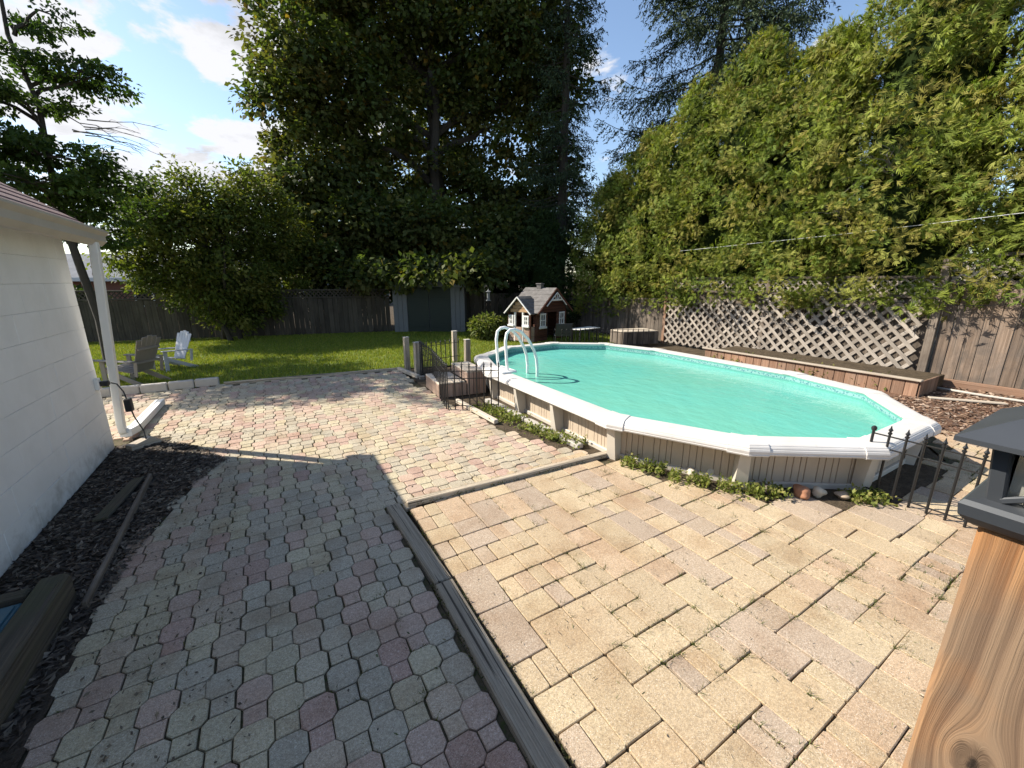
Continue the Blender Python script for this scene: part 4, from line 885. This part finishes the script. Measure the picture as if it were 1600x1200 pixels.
rock('tan cobble by the end of the thin cross timber', (2.78, 2.95), (.05, .05, .035), (.42, .36, .28))
rock('flat tan stone at the edge of the patio right of the boulder', (3.72, 1.18), (.07, .05, .025), (.40, .31, .22))
rock('single white stone in the bed behind the iron fence', (2.5, 6.9), (.06, .05, .04), (.6, .57, .5))

# ------------------------------------------------------------------ vegetation
def unit(v): return v/np.maximum(1e-9, np.linalg.norm(v, axis=-1, keepdims=True))
def leaves(P, D, Nn, Ls, asp, fold=.12):
    """folded rhombic leaves: base P, direction D, face normal Nn, length Ls"""
    D = unit(D); s = unit(np.cross(D, Nn)); n = np.cross(s, D); L = Ls[:, None]; w = L*asp*.5
    return np.stack([P, P+D*L*.45+s*w+n*L*fold, P+D*L, P+D*L*.45-s*w+n*L*fold], 1)
def pal(cols, n, lo=.7, hi=1.3, wts=None):
    c = np.array(cols)[rng.choice(len(cols), n, p=wts)]; return c*rng.uniform(lo, hi, n)[:, None]
def limb_path(a, c, n=6, wob=.12, sag=0.):
    a = np.array(a, float); c = np.array(c, float); L = np.linalg.norm(c-a); out = []
    for i in range(n+1):
        f = i/n; p = a+(c-a)*f
        if 0 < i < n: p = p + rng.normal(0, wob*L*.25, 3)*np.array([1, 1, .5])
        p[2] += sag*L*math.sin(f*math.pi); out.append(tuple(p))
    return out
def broadleaf(name, label, base, top, r0, lobes, nclus, nleaf, Ls, asp, cols, mat, crad, flat=.55, bark='bark', surf=.55, extra=None, droop=.35, stems=1, wts=None, fork=.35):
    t = thing(name, label, 'tree', base); base = np.array(base, float); lob = np.array(lobes, float); tr = MB()
    top = np.array(top, float)
    for s in range(stems):
        o = np.array([.25*math.cos(s*2.4), .25*math.sin(s*2.4), 0])*(stems > 1); tp = top-base + (rng.normal(0, .9, 3)*np.array([1, 1, .2]) if s else 0)
        pth = limb_path(o, tp, 7, .05); tr.tube(pth, [r0*(1-.75*i/7)/(1+.35*(stems > 1)) for i in range(8)], 9)
    tr.build('trunk', bark, t)
    vol = lob[:, 3]**2*lob[:, 4]; ch = rng.choice(len(lob), nclus, p=vol**.75/np.sum(vol**.75))
    d = unit(rng.normal(0, 1, (nclus, 3))); rad = np.where(rng.random(nclus) < surf, rng.uniform(.8, 1.08, nclus), rng.uniform(.15, .85, nclus))
    Cc = lob[ch, :3] + d*rad[:, None]*np.stack([lob[ch, 3], lob[ch, 3], lob[ch, 4]], 1) - base
    # limbs to the lobes, twigs to the clusters
    lb = MB(); hgt = top[2]-base[2]
    for k, l in enumerate(lob):
        c = l[:3]-base; f = min(.97, max(fork, (c[2]-.4*np.linalg.norm(c[:2]))/hgt)); st = (top-base)*f; lb.tube(limb_path(st, c, 5, .14, .04), [r0*.32*(1-.8*i/5) + .008 for i in range(6)], 6)
    for k in rng.choice(nclus, min(nclus, 260), replace=False): lb.tube(limb_path(lob[ch[k], :3]-base, Cc[k], 3, .2), [.016, .012, .008, .004], 4, False)
    lb.build('limbs', bark, t)
    n = nclus*nleaf; ci = np.repeat(np.arange(nclus), nleaf); q = rng.normal(0, 1, (n, 3)); q = unit(q)*(rng.random(n)**.45)[:, None]
    cr = (crad*rng.uniform(.6, 1.35, nclus))[ci]; P = Cc[ci] + q*np.stack([cr, cr, cr*flat], 1)
    outw = unit(d[ci]+q*.8); D = outw*.8 + rng.normal(0, .55, (n, 3)); D[:, 2] -= droop
    Nn = rng.normal(0, .55, (n, 3)) + np.array([0, 0, 1.]) + outw*.5
    V = leaves(P, D, Nn, Ls*rng.uniform(.6, 1.3, n), asp); cl = pal(cols, nclus, .8, 1.2, wts)[ci]*rng.uniform(.75, 1.25, n)[:, None]
    if extra is not None: cl = extra(P+base, cl)
    np_mesh('crown', V, 4, mat, t, cl); return t

MAPLE = [(2.03, 16.88, 9.05, 1.56, 1.61), (4.06, 17.54, 10.39, 2.26, 1.98), (7.02, 17.66, 11.83, 2.94, 2.14), (9.16, 15.49, 10.61, 2.26, 2.08), (10.58, 14.56, 9.13, 1.0, 1.65), (1.92, 16.89, 7.2, 1.5, 1.24), (3.84, 17.59, 7.77, 2.12, 1.83), (7.51, 18.54, 9.21, 2.98, 2.36), (9.64, 15.79, 7.82, 2.0, 1.99), (2.12, 16.87, 5.47, 1.44, 1.29), (3.84, 17.59, 5.17, 1.96, 1.67), (7.11, 18.69, 5.71, 2.41, 1.92), (9.44, 16.49, 5.31, 2.05, 1.59), (2.64, 16.79, 3.41, 1.51, 1.13), (3.98, 16.01, 2.52, 1.42, 0.92), (3.53, 15.4, 1.6, 0.87, 0.55), (5.65, 18.14, 3.45, 1.64, 1.32), (8.6, 18.05, 2.75, 1.49, 1.15), (10.15, 16.06, 2.97, 1.7, 1.64), (10.75, 15.05, 5.2, 1.2, 1.55), (2.96, 17.25, 12.08, 1.87, 1.61), (6.49, 17.86, 14.51, 3.04, 2.04), (9.42, 15.92, 13.45, 2.58, 2.05), (1.06, 17.47, 3.71, 0.91, 1.0), (6.76, 16.68, 2.12, 1.87, 0.65), (3.7, 13.2, 1.85, .9, .38), (4.7, 12.5, 1.95, .9, .35), (5.7, 12.2, 1.9, .8, .4), (6.6, 13.4, 2.3, 1.2, .7), (2.9, 14.0, 1.7, .8, .5), (1.9, 16.2, 2.4, 1.3, 1.1), (1.5, 16.6, 4.6, 1.2, 1.0), (3.2, 15.9, 3.6, 1.4, 1.0), (9.0, 14.6, 3.4, 1.3, 1.2), (7.6, 14.6, 3.2, 1.5, 1.1), (5.2, 15.2, 3.6, 1.6, 1.0), (2.4, 15.6, 2.2, 1.2, .8)]
def autumn(P, c):
    m = (rng.random(len(P)) < .05)[:, None]; return np.where(m, c*np.array([1.9, 1.2, .8]), c)
broadleaf('maple_tree', 'huge dark leafed maple filling the middle of the view behind the shed', (6.7, 17.3, -.05), (6.6, 17.5, 11.5), .42, MAPLE, 2300, 74, .18, .80, [(.075, .10, .03), (.085, .11, .033), (.11, .12, .035), (.095, .11, .03), (.13, .125, .04)], 'leaf_dark', .62, .6, extra=autumn, stems=3, fork=.2)
LEFT = [(-2.57, 10.7, 5.89, 0.62, 0.14), (-2.92, 10.61, 5.24, 0.36, 0.2), (-2.51, 11.02, 5.09, 0.83, 0.15), (-2.05, 10.81, 5.12, 0.55, 0.11), (-2.91, 10.4, 4.41, 0.62, 0.18), (-2.54, 11.11, 4.66, 0.68, 0.11), (-3.13, 10.55, 3.91, 0.47, 0.12), (-2.96, 10.59, 3.71, 1.02, 0.23), (-2.44, 10.93, 3.63, 0.81, 0.18), (-3.06, 10.36, 3.21, 0.95, 0.2), (-2.49, 11.23, 3.27, 0.97, 0.21), (-2.88, 11.13, 5.78, 0.43, 0.21), (-2.03, 11.32, 3.44, 0.56, 0.12), (-3.12, 11.38, 2.9, 1.08, 0.21), (-2.49, 11.74, 2.94, 0.77, 0.18), (-3.5, 10.43, 4.82, 0.77, 0.56), (-3.83, 10.31, 3.7, 0.87, 0.57), (-2.82, 11.97, 2.51, 0.66, 0.2), (-3.6, 10.9, 6.6, 1.0, .4), (-4.6, 11.0, 5.0, 1.1, .6), (-4.8, 11.4, 3.4, 1.2, .5)]
broadleaf('ash_tree', 'dark layered tree with bare twigs rising behind the white outbuilding', (-2.95, 11.45, -.05), (-3.0, 10.9, 6.4), .085, LEFT, 430, 70, .088, .60, [(.055, .095, .024), (.075, .115, .03), (.045, .07, .02)], 'leaf', .28, .30, surf=.4, droop=.2)
APPLE = [(-1.13, 14.46, 2.3, 1.51, 1.2), (-1.96, 13.86, 3.02, 0.96, 0.7), (0.0, 14.8, 2.89, 1.13, 1.0), (-1.3, 14.24, 3.81, 0.75, 0.45), (-0.09, 14.6, 3.9, 0.81, 0.53), (-2.35, 13.8, 2.08, 0.8, 0.62), (-0.94, 14.17, 1.44, 1.34, 0.69), (0.39, 14.79, 1.99, 0.88, 0.85), (-1.84, 13.68, 1.62, 0.9, 0.56), (-0.76, 14.48, 3.33, 1.06, 0.68), (-2.53, 13.57, 2.52, 0.46, 0.45), (-0.67, 14.28, 0.85, 0.92, 0.45), (.75, 15.0, 3.1, .8, .7), (.9, 15.1, 2.2, .7, .7), (.5, 14.9, 3.8, .5, .4), (-2.0, 13.9, 3.6, .5, .35), (-1.35, 14.2, 4.25, .3, .28), (-.15, 14.5, 4.4, .35, .28), (-2.5, 13.7, 3.2, .4, .3), (.55, 14.9, 4.2, .3, .25), (-.7, 14.4, 4.0, .35, .3), (-2.9, 13.4, 2.2, .3, .3)]
broadleaf('bushy_tree', 'low spreading bushy tree with olive leaves at the back of the lawn', (-1.0, 14.35, -.05), (-.9, 14.4, 2.4), .10, APPLE, 760, 62, .115, .55, [(.115, .14, .028), (.14, .16, .034), (.09, .115, .025), (.175, .17, .04)], 'leaf', .40, .7, stems=3)
# bare dead twigs on the left tree
t = thing('dead_branch', 'bare grey dead branch reaching right out of the layered tree', 'branch', (-2.6, 10.95, 4.2)); b = MB()
for k in range(9):
    a = (rng.uniform(-.1, .3), 0, rng.uniform(-.25, .25)); c = (a[0]+rng.uniform(.6, 1.25), rng.uniform(-.2, .3), a[2]+rng.uniform(-.55, .25)); pth = limb_path(a, c, 6, .12, .06); b.tube(pth, [.012, .010, .008, .006, .005, .004, .002], 4)
    for j in range(5):
        p = np.array(pth[1+j % 6]); b.tube(limb_path(p, p+rng.normal(0, 1, 3)*np.array([.08, .08, .05])+np.array([.17, 0, -.05]), 3, .3), [.005, .004, .003, .0015], 4)
b.build('twigs', 'bark_grey', t)

# conifers -------------------------------------------------------------
def spruce(label, base, H, zlo, wid, nb, cols, seed, n_tw=34):
    t = thing('spruce_tree', label, 'tree', base); tr = MB(); tr.tube([(0, 0, 0), (.05, 0, H*.5), (0, 0, H)], [.22, .13, .02], 9); tr.build('trunk', 'bark', t); lb = MB()
    P, D, Nn, Ls = [], [], [], []
    for k in range(nb):
        f = (k+rng.random())/nb; z = zlo+(H-zlo)*f; L = wid*(1-f)**.8*rng.uniform(.6, 1.15)+.25; a = rng.uniform(0, 6.283); o = np.array([math.cos(a), math.sin(a), 0]); sd = np.array([-o[1], o[0], 0])
        pts = [np.array([0, 0, z]) + o*L*u + np.array([0, 0, (-.50*u+.42*u*u*u)*L*.75]) for u in np.linspace(0, 1, 7)]
        lb.tube([tuple(p) for p in pts], [.03*(1-.85*i/6)*min(1, L) + .004 for i in range(7)], 4, False)
        for j in range(int(n_tw*max(.45, L/wid))):
            u = rng.uniform(.18, 1.0); i = min(5, int(u*6)); fr = u*6-i; p = pts[i]*(1-fr)+pts[i+1]*fr; sg = 1 if rng.random() < .5 else -1
            tl = (.50*L*(1.05-u)+.22)*rng.uniform(.5, 1.1); td = unit(o*.55 + sd*sg*rng.uniform(.3, 1) + np.array([0, 0, rng.uniform(-.75, .0)]))
            for q in np.linspace(.1, 1, max(3, int(tl/.06))):
                c = p+td*tl*q; c[2] -= .22*tl*q*q
                for h in range(2):
                    P.append(c+rng.normal(0, .02, 3)); D.append(td*.6+rng.normal(0, .45, 3)+np.array([0, 0, -.38])); Nn.append(rng.normal(0, .6, 3)+np.array([0, 0, .6])); Ls.append(rng.uniform(.07, .14))
    lb.build('limbs', 'bark', t); P, D, Nn, Ls = map(np.array, (P, D, Nn, Ls)); n = len(P)
    np_mesh('needles', leaves(P, D, Nn, Ls, .30, .05), 4, 'needle', t, pal(cols, n)); return t
sc_ = [(.035, .055, .028), (.045, .068, .032), (.06, .08, .036), (.028, .042, .022)]
spruce('tall dark spruce standing at the right edge of the maple', (10.1, 13.4, -.05), 16., 1.2, 2.1, 190, sc_, 1, 34)
spruce('tall spruce with drooping boughs against the blue sky above the cedar hedge', (13.5, 9.8, -.05), 17., 6.8, 4.1, 150, sc_, 2, 66)

def cedar(label, base, H, rad, zlo, n, cols, group='cedars along the right fence', mat='cedar_leaf', seed=0, wtop=.45):
    t = thing('cedar_tree', label, 'tree', base, 0, group); tr = MB(); tr.tube([(0, 0, 0), (.03, .02, H*.5), (0, 0, H*.93)], [.13, .08, .01], 8); tr.build('trunk', 'bark', t)
    ph1, ph2, ph3 = rng.uniform(0, 6.28, 3)
    def rr(a, z):
        f = np.clip((z-zlo)/(H-zlo), 0, 1); pr = np.where(f < .18, .88+.12*np.sin(f/.18*np.pi/2), np.maximum(0, 1-((f-.18)/.82)**2.1)**.75)
        return rad*pr*(1+.10*np.sin(3*a+ph1+z*1.3)+.09*np.sin(5*a+ph2-z*2.1)+.07*np.sin(9*a+z*4+ph3)) + .05
    # closed dark hull inside the crown, stops the view passing through
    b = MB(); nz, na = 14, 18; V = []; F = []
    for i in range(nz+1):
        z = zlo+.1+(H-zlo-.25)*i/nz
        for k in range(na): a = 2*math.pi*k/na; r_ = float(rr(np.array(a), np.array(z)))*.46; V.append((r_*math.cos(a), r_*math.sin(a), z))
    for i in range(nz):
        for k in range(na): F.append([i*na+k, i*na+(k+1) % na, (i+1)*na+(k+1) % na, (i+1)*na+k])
    b.add(V, F); b.build('inner_hull', 'dark_core', t)
    # boughs: clumps of flat drooping sprays
    K = 26; nc = n//K; az = rng.uniform(0, 2*np.pi, nc); zc = zlo + (H-zlo)*rng.random(nc)**1.12; Rr = rr(az, zc)*np.where(rng.random(nc) < .2, rng.uniform(.55, .8, nc), rng.uniform(.82, 1.12, nc)); o = np.stack([np.cos(az), np.sin(az), 0*az], 1)
    Cc = o*Rr[:, None]; Cc[:, 2] = zc; ccol = pal(cols, nc, .8, 1.25)
    ci = np.repeat(np.arange(nc), K); m = len(ci); td = np.stack([-np.sin(az), np.cos(az), 0*az], 1)[ci]; O = o[ci]
    P = Cc[ci] + td*rng.normal(0, .12, m)[:, None] + O*rng.normal(-.03, .08, m)[:, None]; P[:, 2] += rng.normal(0, .085, m)
    D = O*rng.uniform(.0, .55, m)[:, None] + td*rng.normal(0, .6, m)[:, None]; D[:, 2] += rng.normal(.12, .5, m); D = unit(D)
    nn = unit(O*.7 + rng.normal(0, .42, (m, 3)) + np.array([0, 0, .5])); side = unit(np.cross(D, nn)); L = rng.uniform(.08, .19, m)
    out = []; cs_ = []
    for (ang_, k, off) in ((0, 1., 0), (.5, .62, .10), (-.5, .62, .10), (.48, .46, .42), (-.48, .46, .42)):
        dd_ = D*math.cos(ang_)+side*math.sin(ang_); dd_[:, 2] -= .15*k; out.append(leaves(P+D*(L*off)[:, None], dd_, nn+rng.normal(0, .25, (m, 3)), L*k, .17, .04)); cs_.append(ccol[ci]*rng.uniform(.75, 1.25, m)[:, None]*(1. if off < .4 else 1.2))
    np_mesh('foliage', np.concatenate(out), 4, mat, t, np.concatenate(cs_)); return t
CC = [(.15, .185, .03), (.18, .21, .035), (.115, .155, .028), (.215, .22, .05), (.20, .18, .042)]
for (lb, x, y, H, rd, zl, n) in (
    ('tallest bright cedar at the right edge overhanging the brown board fence', 10.75, 1.2, 7.8, 1.95, 1.45, 30000), ('cedar over the joint between board fence and lattice', 10.7, 3.3, 8.0, 1.80, 1.22, 29500), ('cedar with a dip in its crown over the sunlit lattice', 10.6, 5.0, 6.5, 1.62, 1.18, 21000),
    ('cedar with a pointed crown over the middle of the lattice', 10.6, 6.5, 7.0, 1.62, 1.15, 20000), ('cedar below the drooping spruce over the shaded lattice', 10.6, 8.0, 6.7, 1.55, 1.0, 18000), ('cedar with brownish tips over the deck box', 10.5, 9.4, 5.9, 1.5, .85, 18000), ('leftmost bright cedar drooping over the low fence by the playhouse', 10.3, 10.7, 5.0, 1.35, .6, 16000)):
    cedar(lb, (x, y, -.05), H, rd, zl, n, CC)
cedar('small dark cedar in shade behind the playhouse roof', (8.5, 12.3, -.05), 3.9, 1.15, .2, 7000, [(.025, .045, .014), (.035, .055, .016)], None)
# dead inner branches showing on the hedge
for lb, p in (('bleached dead twigs high on the right cedar face', (9.12, 3.4, 3.6)), ('bleached dead twigs lower down on the cedar face above the wire', (9.16, 3.9, 2.85))):
    t = thing('dead_branch', lb, 'branch', p); b = MB()
    for k in range(12): pth = limb_path((.5, rng.normal(0, .08), rng.normal(-.1, .08)), (-.06+rng.normal(0, .05), rng.normal(0, .28), rng.normal(.05, .2)), 5, .25, .1); b.tube(pth, [.010, .009, .007, .006, .004, .002], 4)
    b.build('twigs', 'bark_grey', t)
# shrubs
def shrub(name, label, base, r, h, n, Ls, cols, asp=.45, mat='leaf'):
    t = thing(name, label, 'shrub', base); b = MB()
    for k in range(8): a = k*.8; b.tube(limb_path((0, 0, 0), (r*.6*math.cos(a), r*.6*math.sin(a), h*.75), 4, .15), [.012, .010, .008, .006, .003], 5)
    b.build('stems', 'bark', t); d = unit(rng.normal(0, 1, (n, 3))); u = rng.random(n)**.4; P = d*u[:, None]*np.array([r, r, h*.52]) + np.array([0, 0, h*.52]); P += unit(np.sin(P*np.array([7, 9, 8])))*.05*r
    V = leaves(P, d*.7+rng.normal(0, .5, (n, 3)), rng.normal(0, .5, (n, 3))+np.array([0, 0, 1])+d*.4, Ls*rng.uniform(.6, 1.3, n), asp); np_mesh('foliage', V, 4, mat, t, pal(cols, n)); return t
shrub('garden_shrub', 'round yellow-green leafy shrub left of the playhouse', (5.45, 10.7, -.03), .5, .72, 1500, .12, [(.14, .16, .04), (.10, .13, .03), (.18, .18, .06)])
shrub('garden_shrub', 'smaller yellow-green shrub against the playhouse side', (6.15, 10.9, -.03), .35, .62, 700, .11, [(.14, .16, .04), (.10, .13, .03)])
for (lb, p, r, h) in (('dark shrub behind the back fence left of the shed', (2.2, 16.2, -.05), 1.5, 2.3), ('dark shrub behind the shed roof', (7.3, 15.2, -.05), 1.7, 2.8), ('dark shrub filling the corner behind the playhouse fence', (9.6, 14.9, -.05), 1.6, 2.6), ('dark shrub behind the back fence at the bushy tree', (-.6, 16.6, -.05), 1.4, 1.9), ('dark shrub at the far left beyond the fence', (-5.5, 18.0, -.05), 1.3, 1.5)): shrub('background_shrub', lb, p, r, h, 5200, .17, [(.025, .04, .014), (.035, .05, .016)], .6, 'leaf_dark')
# bird feeder on a pole
t = thing('bird_feeder', 'slim bird feeder hanging on a hook pole above the round shrub', 'feeder', (5.5, 10.85, 0)); b = MB(); b.tube([(0, 0, 0), (0, 0, 1.45), (.04, 0, 1.52), (.10, 0, 1.50), (.12, 0, 1.42)], .008, 6); b.build('pole', 'iron', t)
b = MB(); b.lathe([(0, 1.42), (.03, 1.36), (.085, 1.33), (.085, 1.325), (.045, 1.32), (.045, 1.10), (.075, 1.09), (.075, 1.07), (0, 1.07)], (.12, 0, 0), 10); b.build('feeder_tube', 'shed_shaded_white', t)
# weeds along the pool wall
def weeds(name, label, segs, n, Ls, cols, zmax=.10):
    P = []
    while len(P) < n:
        (x0, y0, x1, y1, w, dens) = segs[rng.integers(len(segs))]
        if rng.random() > dens: continue
        f = rng.random(); cx = x0+(x1-x0)*f; cy = y0+(y1-y0)*f
        if math.sin(f*17+x0*9)+math.sin(f*31+y0*5) < -.7: continue
        dx, dy = y1-y0, -(x1-x0); l = math.hypot(dx, dy); o = rng.normal(0, w); P.append((cx+dx/l*o, cy+dy/l*o, rng.random()**1.6*zmax))
    P = np.array(P); d = unit(rng.normal(0, 1, (n, 3))+np.array([0, 0, .5])); V = leaves(P, d, rng.normal(0, .4, (n, 3))+np.array([0, 0, 1]), Ls*rng.uniform(.5, 1.4, n), .55)
    o = np_mesh(name, V, 4, 'leaf', None, pal(cols, n)); tag(o, label, 'weeds', kind='stuff')
wc = [(.19, .22, .05), (.24, .26, .07), (.14, .17, .04), (.28, .26, .09)]
weeds('weeds', 'bright green weeds growing in the bed between patio and pool wall', [(2.3, 4.75, 2.4, 3.9, .09, 1), (2.38, 3.8, 2.5, 3.3, .05, .9), (2.45, 3.4, 2.62, 3.0, .05, .8), (2.68, 2.5, 2.85, 2.15, .045, .9), (2.8, 2.1, 3.1, 1.62, .05, 1), (3.1, 1.6, 3.35, 1.42, .05, .9), (3.7, 1.12, 3.95, 1.0, .05, .8), (2.3, 4.6, 2.45, 4.0, .08, 1)], 4000, .034, wc, .075)
sheet('pool_bed', [(2.02, 5.1), (2.16, 3.85), (2.3, 3.2), (2.56, 2.78), (2.62, 2.7), (2.66, 2.2), (2.9, 1.7), (3.35, 1.22), (3.9, .82), (5.2, .9), (6.1, 1.5), (6.4, 2.6), (6.4, 7.3), (2.1, 7.3), (2.0, 6.3)], -.010, 'soil')
weeds('planter_plants', 'small green plants sprouting in the long planter', [(8.45, 2.3, 8.45, 5.2, .2, .8), (8.3, 4.6, 8.3, 5.3, .15, 1), (8.3, 3.1, 8.3, 3.6, .12, 1)], 3600, .06, wc, .16)
# grass and moss tufts in the paver joints
def joint_tufts(name, label, n, sel, hmin, hmax, wd):
    P = []
    while len(P) < n:
        k = rng.integers(len(sel)); x, y, w, h = sel[k]
        if math.sin(x*5.1)+math.sin(y*4.3+x*2) + rng.normal(0, .7) < .2: continue
        e = rng.integers(4); 
        if e == 0: q = (x-w/2, y+rng.uniform(-h/2, h/2))
        elif e == 1: q = (x+w/2, y+rng.uniform(-h/2, h/2))
        elif e == 2: q = (x+rng.uniform(-w/2, w/2), y-h/2)
        else: q = (x+rng.uniform(-w/2, w/2), y+h/2)
        for j in range(rng.integers(4, 12)): P.append((q[0]+rng.normal(0, .008), q[1]+rng.normal(0, .008), -.014))
    P = np.array(P[:n]); m = len(P); a = rng.uniform(0, 6.28, m); s = np.stack([np.cos(a), np.sin(a), 0*a], 1)*wd; h = rng.uniform(hmin, hmax, m)[:, None]; b_ = rng.uniform(0, 6.28, m); tip = P+np.array([0, 0, 1])*h*.8+np.stack([np.cos(b_), np.sin(b_), 0*b_], 1)*h*rng.uniform(.2, 1.1, m)[:, None]
    V = np.stack([P-s, P+s, tip], 1); o = np_mesh(name, V, 3, 'grass', None, pal([(.08, .11, .025), (.12, .14, .04), (.16, .14, .06), (.06, .085, .02)], m)); tag(o, label, 'weeds', kind='stuff')
joint_tufts('joint_grass', 'sparse grass sprouting in joints of the rectangular pavers', 9000, [(x, y, (UX, UX, UX/2)[k], (UY*2, UY, UY)[k]) for x, y, k in rp], .018, .05, .0022)
joint_tufts('joint_moss', 'moss and grass between the octagon pavers', 7000, [(x, y, OW, OW) for x, y in pl], .012, .035, .0028)
chips('dry_grass', [(.8, .2), (3.2, .3), (3.9, .6), (3.9, .9), (2.9, 1.7), (2.6, 2.6), (.8, 2.6)], 900, .004, .016, .0012, .001, [(.10, .08, .05), (.06, .05, .035), (.20, .16, .09), (.09, .10, .03)], 'bits of dry grass and twig scattered over the rectangular pavers', 'litter')
chips('dry_leaf_bits', [(-.9, .8), (.55, .8), (.55, 2.8), (2.0, 3.0), (1.9, 7.4), (-.8, 7.6), (-1.1, 5.6), (-.5, 4.6)], 700, .004, .014, .003, .001, [(.10, .075, .05), (.05, .04, .03), (.16, .13, .07), (.07, .08, .03)], 'small bits of leaf and twig scattered over the octagon pavers', 'litter')
weeds('edge_moss', 'moss and small weeds along the foot of the divider timbers', [(.612, .3, .608, 2.78, .010, 1), (.722, .3, .715, 2.7, .006, .4), (.8, 2.765, 2.6, 2.68, .008, .5), (.75, 2.84, 2.65, 2.76, .012, .7)], 2600, .012, [(.09, .10, .03), (.13, .13, .05), (.07, .075, .025), (.16, .13, .07)], .018)
# wires
t = thing('clothesline', 'white wire strung across the front of the cedar hedge', 'wire', (8.95, 1.2, 2.55)); b = MB(); b.tube([(.15, -1.2, .05), (0, 0, 0), (.05, 2.4, -.10), (.25, 6.0, -.18)], .0032, 5); b.build('wire', 'cable_white', t)
t = thing('string_light_cable', 'dark cable sagging along the top of the lattice and brown fence', 'cable', (9.2, 4.5, 1.3)); b = MB(); pts = []
for k in range(30):
    y = -5.5+k*.3; pts.append((.02, y, .02-.10*abs(math.sin((y+1.)*1.25))+.05))
b.tube(pts, .006, 5); b.build('cable', 'black_plastic', t)
